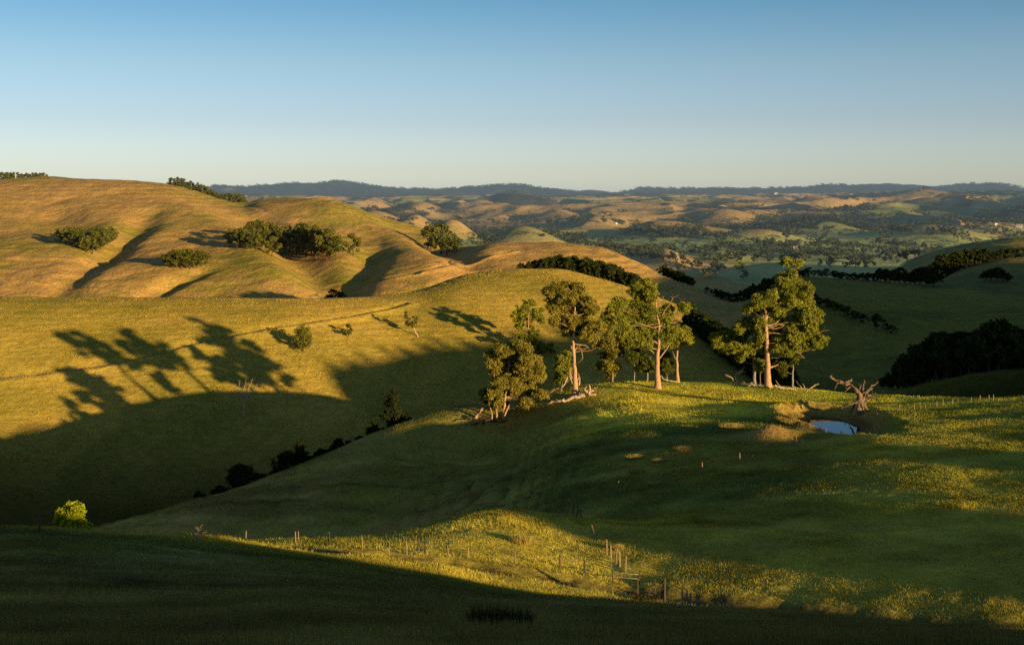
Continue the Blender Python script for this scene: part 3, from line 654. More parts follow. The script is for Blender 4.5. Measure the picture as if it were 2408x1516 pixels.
blob_tree('small dark round shrub right of the round dark tree', 819, 792, 300, 470, 29, 30, M_HILLT, LG, 32, .2, n=7, fine=.42)
blob_tree('half dead tree with leaves only on its left side and pale bare branches', 984, 792, 300, 470, 44, 64, M_HILLT, LG, 33, .35, bark=M_DEAD, n=8, lean=-.42)
CG = 'dark trees in the creek gully'
for i, (x, y, t, wd, D, lb) in enumerate([(566, 1165, 1104, 60, 283, 'black bushy tree in the gully nearest the bottom of the valley'), (702, 1112, 1045, 40, 290, 'taller of the two black gully trees touching crowns'), (673, 1124, 1066, 52, 288, 'lower broader of the two black gully trees touching crowns'),
      (755, 1098, 1062, 32, 292, 'low black bush right of the pair of gully trees'), (794, 1080, 1034, 27, 294, 'narrow black gully tree standing by itself half way up the creek'), (822, 1062, 1040, 24, 296, 'tiny black bush showing just above the ridge edge'),
      (876, 1040, 998, 33, 296, 'small conical black tree between the narrow gully tree and the upper pair'), (932, 1010, 970, 38, 299, 'lower tree of the uppermost pair in the gully'), (925, 990, 926, 46, 330, 'upper tree of the uppermost pair in the gully')]):
    D = float(kd(8)(x)) + 7; X = (x - XC) / FP * D; z = float(height([X], [D])[0]); hpx = ((YH - t) / FP * D + CAMZ - z) / D * FP
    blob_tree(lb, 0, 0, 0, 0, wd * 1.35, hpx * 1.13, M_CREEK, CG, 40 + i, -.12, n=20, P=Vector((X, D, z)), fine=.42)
for i, (x, t, w_) in enumerate([(520, 1160, 40), (610, 1128, 44), (650, 1105, 40), (725, 1080, 34), (775, 1062, 30), (845, 1032, 28), (900, 1008, 34), (960, 982, 30), (470, 1182, 30)]):
    D = float(kd(8)(x)) + 8; X = (x - XC) / FP * D; z = float(height([X], [D])[0]); blob_tree('low dark scrub filling the gully between the black trees', 0, 0, 0, 0, w_ * 1.2, max(14, ((YH - t) / FP * D + CAMZ - z) / D * FP), M_CREEK, 'dark scrub in the creek gully', 400 + i, -.1, n=12, P=Vector((X, D, z)), fine=.4, name='bush', cat='bush')
Px = (174 - XC) / FP * 112; zz = float(height([Px], [112])[0])
blob_tree('glowing yellow green bush lit by the sun at the edge of the dark valley', 0, 0, 0, 0, 92, ((YH - 1184) / FP * 112 + CAMZ - zz) / 112 * FP, M_LIME, None, 52, .02, n=44, P=Vector((Px, 112, zz)), fine=.30, dens=1.6, name='bush', cat='bush')

# ------------------------------------------------------------------ hill trees from shared prototypes
def proto_tree(kind, seed, m, nq):
    """unit-height crown and trunk meshes: 'round', 'cone' or 'column'"""
    g = np.random.default_rng(seed); r = random.Random(seed); cents = []; rads = []; paths = [bend((0, 0, -.08), (0, 0, .7), .03, .012, 4, .01, seed)]
    for i in range(22):
        zz = r.random(); a = r.random() * 6.28
        if kind == 'round': wd = math.sin(math.pi * (.2 + .72 * zz)) * .40; z = .22 + .68 * zz
        elif kind == 'cone': wd = (1 - zz) ** .8 * .30 + .03; z = .10 + .84 * zz
        else: wd = math.sin(math.pi * (.15 + .75 * zz)) * .24; z = .12 + .80 * zz
        q = (.35 + .65 * r.random()); c = Vector((math.cos(a) * wd * q, math.sin(a) * wd * q, z)); pr = .10 if kind == 'round' else .075
        cents.append(c[:]); rads.append((pr * r.uniform(.9, 1.5), pr * r.uniform(.9, 1.5), pr * r.uniform(.8, 1.2)))
        if i < 9: paths.append(bend((0, 0, z * .7), c, .012, .006, 3, .05, r.random()))
    co, q = leaf_quads(np.array(cents), np.array(rads), nq, .055 if nq > 30 else .09, g, droop=.2)
    cr = np_mesh('crown', co, quads=q, smooth=False); cr.materials.append(m)
    return cr, tube_mesh('trunk', paths, M_DARKWOOD, 5, .05, seed)
PR = {k: [proto_tree(kd, 60 + 7 * i + j, m, 60) for j in range(3)] for i, (k, kd, m) in enumerate([('hill', 'round', M_HILLT), ('pine', 'cone', M_PINE), ('dark', 'round', M_PINE), ('col', 'column', M_HILLT), ('hpine', 'cone', M_HILLT)])}
def place(kind, P, h, wr, label, group, name='tree', r=random):
    cr, tk = r.choice(PR[kind]); root = empty(name, P); root.scale = (h * wr, h * wr, h); root.rotation_euler = (0, 0, r.uniform(0, 6.28))
    name_cat = {'bush': 'bush', 'pine_tree': 'pine tree'}.get(name, 'tree')
    obj('crown', cr, root); obj('trunk', tk, root); tag(root, label, name_cat, group); return root
def px_trees(lst, kind, ymin, ymax, label, group, wr=1.0, name='tree', labels=None):
    for i, (x, y, h) in enumerate(lst):
        P = ground_px(x, y, ymin, ymax); place(kind, P, h * P[1] / FP * 1.22, wr * 1.12, labels[i] if labels else label, group, name)
px_trees([(154,574,30),(174,582,34),(194,576,38),(208,584,40),(226,590,40),(244,580,38),(260,568,30),(145,565,28),(165,572,34),(185,580,38),(203,592,42),(216,596,44),(236,585,42),(252,575,38),(222,572,38),(180,562,28)], 'hill', 600, 1000, 'dark tree packed into the grove in the hollow of the far left hill', 'grove in the hollow of the far left hill', 1.15)
px_trees([(407,630,30),(426,631,32),(446,631,32),(465,629,30),(398,626,34),(416,628,36),(436,629,38),(455,628,36),(474,626,32)], 'hill', 600, 1000, 'low spreading tree of the small clump on the bare slope below the gully head', 'small clump on the bare slope', 1.35)
px_trees([(558,584,34),(578,584,36),(602,588,40),(624,588,42),(646,582,44),(664,600,44),(700,600,46),(733,596,56),(756,600,56),(780,610,40),(545,580,36),(565,579,38),(590,573,46),(612,576,50),(635,580,50),(655,593,46),(640,602,40),(680,592,60),(691,608,42),(706,592,58),(722,604,60),(745,608,62),(768,610,62),(790,602,42)], 'hill', 600, 1040, 'tall dark gum of the long grove across the golden hill', 'long grove across the golden hill', .95)
px_trees([(831,600,44)], 'hill', 600, 1040, 'lone round tree just right of the long grove', None, .9)
px_trees([(1013,592,54),(1035,597,60),(1053,599,50),(1073,592,28)], 'hill', 600, 1040, None, 'trees in the dip between two golden hills', 1.1,
   labels=['left tree of the clump in the dip between the golden hills', 'tallest dark tree of the clump in the dip between the golden hills', 'right tree of the clump in the dip between the golden hills', 'small pale shrub at the right end of the clump in the dip'])
for i, (x, t, h) in enumerate([(770, 690, 6), (785, 678, 7), (802, 684, 7)]):
    D = 600; X = (x - XC) / FP * D; z = (YH - t) / FP * D + CAMZ - h; place('dark', Vector((X, D, max(z, float(height([X],[D])[0])))), h, 1.3, ['left bush peeping over the near hill crest', 'middle and highest bush peeping over the near hill crest', 'right bush peeping over the near hill crest'][i], 'bushes peeping over the near hill crest', 'bush')
def belt(tops, x0, x1, step, dist, rows, kind, wr, label, group, minh=4, name='pine_tree', gap=5, seed=5, jit=.26):
    r = random.Random(seed); n = 0
    for row in range(rows):
        x = x0 + row * step * .5
        while x <= x1:
            D = (float(dist(x)) if callable(dist) else dist) + row * gap + r.uniform(-2, 2); X = (x - XC) / FP * D; z = float(height([X], [D])[0])
            ty = float(pchip1([p[0] for p in tops], [p[1] for p in tops], np.array([x]))[0]); h = (YH - ty) / FP * D + CAMZ - z
            h = max(minh, h) * r.uniform(1 - jit, 1 + jit * .5)
            place(kind, Vector((X, D, z)), h, wr, label, group, name, r); n += 1; x += step * r.uniform(.8, 1.2)
    return n
# plantation behind the crest of the near hill
belt([(1222, 628), (1260, 612), (1320, 602), (1400, 611), (1450, 627), (1500, 650), (1518, 672)], 1222, 1518, 7, lambda x: kd(10)(x) + 16, 2, 'pine', 1.2, 'conifer in the dark plantation curving over the near hill crest', 'plantation curving over the near hill crest', 5, seed=3)
def line_belt(pts, ymin, ymax, step, h0, h1, kind, wr, label, group, rows=1, seed=9, name='pine_tree', dx=6):
    r = random.Random(seed); n = 0
    for row in range(rows):
        L = 0
        for i in range(len(pts) - 1):
            (xa, ya), (xb, yb) = pts[i], pts[i+1]; k = max(1, int(math.hypot(xb - xa, (yb - ya)) / step))
            for j in range(k):
                t = (j + r.uniform(.1, .9)) / k; P = ground_px(xa + (xb - xa) * t + row * dx, ya + (yb - ya) * t, ymin, ymax)
                place(kind, P, r.uniform(h0, h1), wr, label, group, name, r); n += 1
line_belt([(1612, 768), (1660, 800), (1705, 838), (1745, 872), (1800, 905), (1850, 930)], 330, 480, 7, 6, 9.5, 'pine', 1.05, 'conifer in the dark belt running down behind the knoll gums', 'conifer belt behind the knoll gums', 2, seed=4, dx=12)
belt([(1682, 703), (1740, 682), (1800, 654), (1850, 640), (1900, 632)], 1682, 1898, 7, lambda x: kd(13)(x) + 4, 2, 'pine', 1.05, 'conifer of the dark row climbing behind the tallest gum', 'conifer row climbing behind the tallest gum', 5, seed=5)
belt([(1898, 634), (1925, 627), (1952, 638)], 1902, 1950, 11, lambda x: kd(13)(x) + 8, 1, 'hill', 1.2, 'rounded tree at the left end of the row along the shaded hill brow', 'rounded trees at the left end of the brow row', 6, name='tree')
belt([(1958, 640), (1990, 641), (2030, 643), (2056, 639)], 1960, 2056, 12, lambda x: kd(13)(x) + 6, 2, 'dark', 1.3, 'low dark tree of the left half of the row along the shaded hill brow', 'left half of the row along the shaded hill brow', 5, name='tree', seed=6)
belt([(2064, 630), (2100, 627), (2140, 632), (2168, 628)], 2066, 2170, 12, lambda x: kd(13)(x) + 6, 2, 'dark', 1.3, 'taller dark tree of the right half of the row along the shaded hill brow', 'right half of the row along the shaded hill brow', 6, name='tree', seed=7)
belt([(2176, 632), (2200, 606), (2240, 592), (2300, 583), (2360, 580), (2408, 575)], 2178, 2440, 9, lambda x: np.interp(x, [2176, 2210, 2300, 2408], [985, 985, 985, 985]) - 12, 1, 'pine', 1.5, 'conifer of the black belt sweeping up the right hill', 'black belt sweeping up the right hill', 8, seed=8)
px_trees([(2195, 674, 26)], 'dark', 600, 900, 'single dark round tree on the pasture below the black belt', None, 1.5)
px_trees([(2318,661,20),(2330,661,24),(2345,662,28),(2358,662,22),(2370,662,16)], 'dark', 700, 1100, 'dark shrub of the lone thicket near the right edge', 'lone thicket near the right edge', 1.5, 'bush')
px_trees([(1912,712,20),(1928,719,18),(1944,724,20),(1960,730,20),(1975,738,20),(1992,745,22),(2012,752,20),(2032,760,20)], 'dark', 560, 820, 'dark bush of the hedge slanting down the shaded hill', 'hedge slanting down the shaded hill', 1.3, 'bush')
px_trees([(2062,774,32),(2085,778,18),(2099,786,20)], 'dark', 560, 820, None, 'hedge slanting down the shaded hill', 1.1, labels=['tallest tree at the lower end of the slanting hedge', 'low bush between the tallest hedge tree and the last one', 'last bush at the lower end of the slanting hedge'])
belt([(2066, 893), (2120, 850), (2165, 818), (2200, 797), (2232, 788), (2262, 802), (2300, 776), (2340, 760), (2380, 772), (2430, 778)], 2068, 2450, 12, lambda x: kd(10)(x) + 10, 3, 'dark', 1.1, 'black tree of the thick wood right of the pond', 'thick black wood right of the pond', 3, name='tree', gap=7, seed=11, jit=.5)
belt([(1556, 622), (1600, 639), (1634, 660)], 1558, 1634, 8, lambda x: kd(13)(x) + 25, 2, 'dark', 1.3, 'dark tree of the row dropping behind the shaded end of the golden hill', 'row behind the shaded end of the golden hill', 6, name='tree', seed=12)
belt([(1665, 684), (1690, 694)], 1664, 1692, 9, lambda x: kd(13)(x) + 10, 1, 'dark', 1.4, 'small bush on the saddle below the far paddocks', 'bushes on the saddle below the far paddocks', 4, name='bush')
belt([(-20, 404), (60, 408), (118, 418)], -20, 112, 8, 1110, 2, 'hpine', 1.3, 'pine in the row on the skyline at the far left', 'pine row on the skyline at the far left', 8, seed=14, gap=8)
belt([(396, 430), (440, 434), (500, 447), (560, 462), (578, 470)], 398, 576, 8, 1105, 2, 'hpine', 1.3, 'pine in the row running down the skyline right of the far left hill', 'pine row right of the far left hill', 8, seed=15, gap=8)
# trees on the added off-frame ridge whose gaps let the low sun through
for i in range(16):
    u = 237 + i * 6.5 + random.uniform(-2, 2); A = 140 + random.uniform(-8, 8)
    X = SUN_AZ[0] * A - SUN_AZ[1] * u; Y = SUN_AZ[1] * A + SUN_AZ[0] * u
    z = float(pchip1(SHADE_RIDGE[0], SHADE_RIDGE[1], np.array([float(u)]))[0]) + math.tan(SUN_EL) * 140 - 1 + CAMZ
    place('hill', Vector((X, Y, z)), random.uniform(3.5, 6.5), 1.2, 'tree on the ridge beyond the right edge that shades the hillside', 'trees on the ridge beyond the right edge')

# ------------------------------------------------------------------ distant trees
def far_proto(seed, kind):
    g = np.random.default_rng(seed); r = random.Random(seed); cents = []; rads = []
    for i in range(9):
        zz = r.random(); a = r.random() * 6.28; wd = (.42 if kind == 0 else .2) * math.sin(math.pi * (.2 + .7 * zz))
        cents.append((math.cos(a) * wd, math.sin(a) * wd, .3 + .5 * zz)); pr = .17 if kind == 0 else .12; rads.append((pr, pr, pr))
    co, q = leaf_quads(np.array(cents), np.array(rads), 22, .13, g, droop=.1)
    return co, q
FPRO = []
for j in range(5):
    co, q = far_proto(200 + j, 0 if j < 4 else 1)
    # a short stem
    co = np.concatenate([co, [[-.03, 0, -.1], [.03, 0, -.1], [.02, 0, .4], [-.02, 0, .4], [0, -.03, -.1], [0, .03, -.1], [0, .02, .4], [0, -.02, .4]]]); n = len(co) - 8
    q = np.concatenate([q, [[n, n+1, n+2, n+3], [n+4, n+5, n+6, n+7]]])
    me = np_mesh('far_tree', co, quads=q, smooth=False); me.materials.append(M_FART); FPRO.append((me, co, q))
def far_tree(P, h, wr, label, group):
    me = FPRO[random.randrange(5)][0]; o = obj('tree', me, loc=P); o.scale = (h * wr, h * wr, h); o.rotation_euler = (0, 0, random.uniform(0, 6.28)); tag(o, label, 'tree', group)
explicit = [(1668,655,28,1.4),(1749,662,26,1.3),(1640,582+50,22,1),(1600,640,24,1.1),(1575,615,26,1),(1525,605,28,1.2),(1500,600,24,1.3),(1455,590,20,2.0),(1440,586,18,1.6),(1728,560,22,1.3),(1735,552,20,1),(1583,560,12,1.6),(1536,570,14,1.4),(1690,570,20,1.2),(1700,566,16,1.2),(1850,595,26,1.4),(1905,588,20,1.6),(1930,580,26,1),(1965,592,20,1),(1782,570,16,.8),(1850,560,16,1.6),(1255,520,14,1.2),(1000,510,14,1.5),(975,520,12,1.3),(1155,524,14,1.2),(1210,512,12,1),(1310,520,14,1),(870,468,10,1.3),(2178,448,12,1.6),(2160,452,8,1.6),(2075,530,18,1),(2110,520,20,1),(1990,500,22,1.2),(2010,510,20,1.2)]
for x, y, h, wr in explicit:
    P = ground_px(x, y, 1080 if 1480 < x < 2020 else 1500, 9000); far_tree(P, h * P[1] / FP * 1.05, wr, 'single tree standing apart in the distant farmland', 'single trees in the distant farmland')
random.seed(99)
rows = [((1500, 612), (1640, 626)), ((1640, 600), (1860, 606)), ((1560, 632), (1760, 640)), ((1700, 612), (1900, 622)), ((1860, 612), (2160, 618)), ((1900, 628), (2060, 634)), ((2000, 600), (2160, 606)), ((2040, 572), (2180, 590)), ((1720, 585), (1830, 578)), ((1300, 512), (1440, 528)), ((1200, 520), (1330, 530)), ((1830, 592), (1940, 600)), ((1440, 596), (1560, 612)), ((1880, 535), (2000, 560)), ((2060, 520), (2400, 532)), ((1180, 505), (1260, 520)), ((900, 490), (990, 500)), ((1010, 494), (1110, 505)), ((1600, 520), (1700, 516)), ((1480, 600), (1530, 620)), ((2100, 545), (2300, 556)), ((1980, 470), (2160, 480))]
for (xa, ya), (xb, yb) in rows:
    k = int(abs(xb - xa) / 29)
    for j in range(k):
        t = (j + random.uniform(0, .9)) / k; P = ground_px(xa + (xb - xa) * t, ya + (yb - ya) * t + random.uniform(-2, 2), 1080 if 1480 < xa < 2020 else 1450, 9000)
        far_tree(P, random.uniform(9, 19), random.uniform(.9, 1.4), 'tree in one of the dark hedgerows and shelter belts across the distant valley', 'hedgerow trees across the distant valley')
# distant woods as one mass: hollows between the hills and the forested last range
def woods():
    g = np.random.default_rng(5); n = 80000; Yw = 1700 * (11500 / 1700) ** g.random(n); tx = g.uniform(-.36, .46, n); Xw = tx * Yw; x = XC + tx * FP
    v = fbm(Xw / 330, Yw / 420, 97, 4) + 0.55 * sstep(8200, 9200, Yw) + 0.14 * sstep(5600, 7600, Yw) + 0.12 * sstep(1700, 2100, x) * sstep(3000, 5000, Yw) - 0.35 * (1 - sstep(2200, 3200, Yw))
    zb = base_z(x, Yw); zr = height(Xw, Yw) - CAMZ - zb; v = v - 0.28 * sstep(10, 40, zr) * (1 - sstep(7000, 8500, Yw))
    hedge = (np.abs(((Xw * math.cos(.35) + Yw * math.sin(.35) + 60 * fbm(Xw / 500, Yw / 500, 91, 2)) / 170) % 1 - .5) > .482) | (np.abs(((-Xw * math.sin(.35) + Yw * math.cos(.35) + 60 * fbm(Xw / 500, Yw / 500, 92, 2)) / 240) % 1 - .5) > .487)
    keep = ((v > .19) & (g.random(n) < np.where(Yw > 8000, .55, .36))) | (hedge & (zr < 25) & (Yw < 5000) & (g.random(n) < .5)) | (g.random(n) < .006)
    keep &= (x > 500)
    Xw, Yw = Xw[keep], Yw[keep]; zz = height(Xw, Yw); N_ = len(Xw); cs = []; qs = []; off = 0
    for j in range(4):
        idx = np.where(np.arange(N_) % 4 == j)[0]; me, co, q = FPRO[j]; sel = g.choice(len(q), 70, replace=False); q2 = q[sel]; c2 = co[q2.ravel()]
        h = g.uniform(9, 20, len(idx)) * (1 + 0.5 * sstep(6000, 10000, Yw[idx])); wr = g.uniform(1.0, 1.9, len(idx)) * 1.2
        grow = 1.0
        arr = c2[None] * np.stack([h * wr, h * wr, h], 1)[:, None, :] * grow + np.stack([Xw[idx], Yw[idx], zz[idx] - h * .22 * sstep(5000, 8000, Yw[idx])], 1)[:, None, :]
        cs.append(arr.reshape(-1, 3)); 
    co = np.concatenate(cs); q = np.arange(len(co)).reshape(-1, 4)
    me = np_mesh('woodland', co, quads=q, smooth=False); me.materials.append(M_FART); o = obj('woodland', me); tag(o, 'dark scattered woods and hedges over the distant hills and the last range', 'woodland', kind='stuff'); print('woods', N_)
woods()
# ------------------------------------------------------------------ pond
M_WATER, nt, nd, L = mat('pond_water')
bs = nd.new('ShaderNodeBsdfPrincipled'); bs.inputs['Base Color'].default_value = (0.012, 0.018, 0.015, 1); bs.inputs['Roughness'].default_value = 0.04; bs.inputs['IOR'].default_value = 1.33; bs.inputs['Specular IOR Level'].default_value = 1.0
n_ = noise(nt, 1.6, 3, .5); bu = nd.new('ShaderNodeBump'); bu.inputs['Distance'].default_value = 0.006; L.new(n_.outputs[0], bu.inputs['Height']); L.new(bu.outputs[0], bs.inputs['Normal']); finish(nt, bs.outputs[0], False)
WZ = PZ + CAMZ - 0.62
bm = bmesh.new(); ring = []
for i in range(72):
    a = 2 * math.pi * i / 72; ring.append(bm.verts.new((POND[0] + 6.3 * math.cos(a), POND[1] + 10.7 * math.sin(a), WZ)))
bm.faces.new(ring); me = bpy.data.meshes.new('pond_water'); bm.to_mesh(me); bm.free(); me.materials.append(M_WATER); tag(obj('pond_water', me), kind='structure')

# ------------------------------------------------------------------ fences
M_DEADD = simple_mat('brown_dead_wood', (0.24, 0.17, 0.12), (0.10, 0.07, 0.05), 3.0, 0.9, 0.03)
M_POST = simple_mat('weathered_post_wood', (0.32, 0.24, 0.16), (0.16, 0.12, 0.08), 6, 0.9, 0.01, stretch=(4, 4, .6))
M_POSTD = simple_mat('dark_post_wood', (0.10, 0.075, 0.055), (0.05, 0.035, 0.028), 6, 0.9, 0.01, stretch=(4, 4, .6))
M_WIRE = simple_mat('fence_wire', (0.08, 0.075, 0.07), (0.05, 0.05, 0.045), 9, 0.6)
def post_mesh(h, w, seed, m):
    r = random.Random(seed); bm = bmesh.new(); rings = []
    for k, (z, s) in enumerate([(-.35, 1.0), (.0, 1.02), (h * .35, .96), (h * .7, .92), (h * .96, .88), (h, .6)]):
        rg = []
        for i in range(7):
            a = 2 * math.pi * i / 7; q = w / 2 * s * (1 + .18 * math.sin(2 * a + seed)); rg.append(bm.verts.new((math.cos(a) * q, math.sin(a) * q, z + (.05 * math.cos(a + seed) if k > 3 else 0))))
        rings.append(rg)
    for a, b in zip(rings, rings[1:]):
        for i in range(7): bm.faces.new((a[i], a[(i+1) % 7], b[(i+1) % 7], b[i]))
    bm.faces.new(rings[-1]); me = bpy.data.meshes.new('post'); bm.to_mesh(me); bm.free(); me.materials.append(m); return me
PM = [post_mesh(1.2, .15, s, M_POST) for s in range(3)]; PMD = [post_mesh(1.2, .17, s + 5, M_POSTD) for s in range(3)]
def fence(name, label, lst, ymin, ymax, dark=False, wires=(.55, .95), hs=1.0, group=None, cat='fence', w=.85, leans=None):
    P = [ground_px(x, y, ymin, ymax) for x, y in lst]; root = empty(name, P[0]); r = random.Random(len(lst) * 7 + int(lst[0][0])); tops = []
    for i, p in enumerate(P):
        o = obj('post', r.choice(PMD if dark else PM), root, p - P[0]); k = hs * r.uniform(.9, 1.12); k *= .88; o.scale = (w, w, k)
        o.rotation_euler = (r.uniform(-.06, .06), (leans or {}).get(i, r.uniform(-.07, .07)), r.uniform(0, 6))
    ord_ = sorted(range(len(P)), key=lambda i: P[i][0])
    for f in wires:
        pts = [P[i] - P[0] + Vector((0, 0, f * hs * 1.15)) for i in ord_]
        obj('wire', tube_mesh('wire', [(pts, [.0025] * len(pts))], M_WIRE, 4, 0), root)
    tag(root, label, cat, group); return root, P
fence('post_fence', 'old post and wire fence along the farm track at the edge of the dark valley', [(578,1268),(695,1277),(703,1277),(775,1282),(852,1291),(915,1304),(957,1302),(1054,1306),(1100,1310),(1211,1322)], 95, 132)
fence('post_fence', 'line of close set sunlit posts climbing the knoll from the rail gate', [(1471,1342),(1458,1332),(1448,1324),(1437,1314),(1427,1303),(1400,1262)], 100, 140, hs=1.25, leans={5: .28})
fence('post_fence', 'sparse post and wire fence crossing the green flank below the pond', [(1455,1150),(1557,1130),(1652,1105),(1740,1082),(1803,1060),(1843,1048),(1873,1040)], 140, 235, hs=1.05)
fence('post_fence', 'fence of short pale posts running from the pond edge to the right', [(1942,1020),(1988,1006),(1998,1003),(2063,984),(2115,963),(2150,962),(2165,962),(2176,960),(2203,955),(2218,951),(2240,949),(2252,947),(2284,944),(2304,942),(2326,940),(2336,940)], 185, 250, hs=.85, w=.9)
fence('corner_posts', 'group of grey posts standing low in the shade right of the big gate post', [(1606,1432),(1617,1428),(1624,1446),(1640,1446)], 60, 108, False, wires=(.9,), hs=.9, w=.5)
fence('gully_fence', 'crooked old posts leaning into the shaded gully behind the knoll', [(1346,1206),(1356,1216),(1366,1228)], 140, 200, True, wires=(.8,), leans={0: -.25, 1: .2})
o = obj('fence_post', PMD[0], loc=ground_px(93, 1252, 80, 99)); tag(o, 'lone dark post on the foreground brow at the far left', 'fence post')
def railed(name, label, a, b, ymin, ymax, h, w, rails, wire=(), cat='gate', brace=False):
    A = ground_px(*a, ymin, ymax); B = ground_px(*b, ymin, ymax); B[1] = A[1] + (B[1] - A[1]) * .6; B[2] = float(height([B[0]], [B[1]])[0]); root = empty(name, A)
    for i, p in enumerate((A, B)): obj('post', post_mesh(h, w, 20 + i, M_POSTD), root, p - A)
    for f in rails: obj('rail', tube_mesh('rail', [([Vector((0, 0, f * h)), (B - A) * .5 + Vector((0, 0, f * h - .03)), B - A + Vector((0, 0, f * h))], [.035, .03, .035])], M_POSTD if cat != 'gate' else M_POST, 6, .05), root)
    for f in wire: obj('wire', tube_mesh('wire', [([Vector((0, 0, f * h)), B - A + Vector((0, 0, f * h))], [.007, .007])], M_WIRE, 4, 0), root)
    if brace: obj('brace', tube_mesh('brace', [([Vector((0, 0, .15)), B - A + Vector((0, 0, h * .85))], [.05, .045])], M_POSTD, 6, .05), root)
    tag(root, label, cat)
railed('strainer_posts', 'dark pair of strainer posts joined by short rails like a ladder', (984, 1298), (1000, 1300), 95, 125, 1.25, .14, (.45, .9), cat='fence')
railed('gateway', 'open gateway of two thick dark posts with a wire strung between', (1316, 1339), (1375, 1352), 90, 125, 1.35, .18, (), (.95, .6), cat='gateway')
railed('rail_gate', 'two railed wooden gate closing the gap below the knoll posts', (1441, 1367), (1504, 1374), 90, 125, 1.2, .13, (.4, .72), cat='gate')
# heavy post with leaning gate leaf
A = ground_px(1563, 1416, 70, 108); root = empty('gate_post', A)
obj('post', post_mesh(2.0, .2, 31, M_POSTD), root)
g = [([Vector((-.15, .1, .2)), Vector((-1.0, .4, 1.0 * k))], [.04, .04]) for k in (.35, .7, 1.05)] + [([Vector((-.12, .1, 1.7)), Vector((-.9, .3, .25))], [.05, .04]), ([Vector((-.12, .1, 1.3)), Vector((-.75, .3, .15))], [.05, .04]), ([Vector((-.12, .1, .95)), Vector((-.6, .3, .1))], [.05, .04])]
obj('gate_leaf', tube_mesh('gate_leaf', g[3:], M_POSTD, 5, .05), root); tag(root, 'heavy dark gate post with a broken gate leaf leaning on it', 'gate post')
railed('wire_gate', 'sagging wire gate with a thin post left of the heavy gate post', (1500, 1396), (1541, 1402), 75, 110, 1.3, .1, (), (.95, .7, .45, .2), cat='wire gate')

# ------------------------------------------------------------------ dead wood
def gnarl(r, a, b, r0, r1, twigs=3, depth=1, jit=.12):
    """a crooked dead limb with side twigs"""
    out = [bend(a, b, r0, r1, 7, r.uniform(-.2, .25), r.random(), jit)]; pts = out[0][0]; L = (Vector(b) - Vector(a)).length
    for _ in range(twigs):
        i = r.randint(2, 6); d = Vector((r.uniform(-1, 1), r.uniform(-1, 1), r.uniform(-.4, 1))).normalized() * L * r.uniform(.25, .5)
        q = (r0 + (r1 - r0) * i / 7) * .55
        if depth > 0: out += gnarl(r, pts[i], pts[i] + d, q, max(.008, q * .3), 2, depth - 1)
        else: out.append(bend(pts[i], pts[i] + d, q, max(.008, q * .3), 4, .1, r.random(), .08))
    return out
def deadwood(name, label, cat, base, lines, ymin, ymax, m, seed, parts='limb', twigs=3, P=None, group=None, split=None, fat=1.0):
    r = random.Random(seed); P = P or ground_px(*base, ymin, ymax); mm = P[1] / FP; root = empty(name, P)
    def W(x, y, d=0): return Vector(((x - XC) * mm - P[0], d, (YH - y) * mm + CAMZ - P[2]))
    for ln in lines:
        (pts, r0, r1), tw = (ln[0], ln[1] * fat, ln[2] * fat), (ln[3] if len(ln) > 3 else twigs); paths = []; dd = [r.uniform(-.8, .8) for _ in pts]
        dd[0] *= .3; n = len(pts) - 1; prev = W(*pts[0], dd[0])
        for i in range(n):
            nx = W(*pts[i+1], dd[i+1]); a = r0 + (r1 - r0) * i / n; b = r0 + (r1 - r0) * (i + 1) / n
            paths += gnarl(r, prev, nx, a, b, tw, 1, .05); prev = nx
        nm = ln[4] if len(ln) > 4 else parts; obj(nm, tube_mesh(nm, paths, m, 6, .15, seed), root)
    tag(root, label, cat, group); return root
def zC(zx, zy): return 1630.4 + .3309 * zx, 564.4 + .3309 * zy
q = lambda *p: [zC(*a) for a in p]
deadwood('dead_tree', 'uprooted dead tree with spiky roots and an arching limb beside the pond', 'dead tree', zC(1190, 1235), [
    (q((1190,1240),(1185,1120),(1160,1080),(1120,1030),(1040,1000),(975,968)), .42, .12, 2, 'trunk'),
    (q((1080,1015),(1130,1000),(1132,985)), .16, .05, 2), (q((1075,1010),(1020,1010),(1005,1060)), .12, .03, 2), (q((1120,1040),(1085,1060),(1070,1085)), .1, .03, 1),
    (q((1190,1140),(1210,1060),(1212,990)), .22, .06, 3, 'root'), (q((1190,1150),(1250,1100),(1295,1095)), .2, .05, 3, 'root'), (q((1190,1150),(1240,1070),(1280,1050)), .18, .05, 3, 'root'), (q((1200,1130),(1260,1030),(1318,1012)), .16, .04, 2, 'root'), (q((1190,1160),(1250,1130),(1285,1075)), .16, .04, 3, 'root'),
    (q((1190,1120),(1150,1160),(1120,1235)), .22, .08, 1, 'root'), (q((1190,1120),(1200,1180),(1190,1250)), .2, .08, 2, 'root'), (q((1190,1130),(1230,1190),(1290,1250)), .22, .08, 2, 'root'), (q((1180,1150),(1120,1160),(1050,1200)), .2, .07, 2, 'root'), (q((1200,1150),(1160,1090),(1200,1020)), .16, .04, 3, 'root')], 205, 250, M_DEADD, 71, fat=1.4)
deadwood('fallen_branch', 'tangle of curled pale branches lying left of the tallest gum', 'fallen branch', (1728, 903), [
    ([(1738,906),(1730,890),(1735,876),(1752,872)], .2, .06, 2), ([(1735,880),(1745,867),(1752,862)], .12, .04, 2), ([(1728,900),(1718,885),(1705,878)], .12, .03, 4), ([(1728,905),(1745,892),(1752,902)], .16, .04, 4), ([(1745,906),(1735,895),(1725,900)], .1, .03, 4)], 225, 275, M_DEAD, 72)
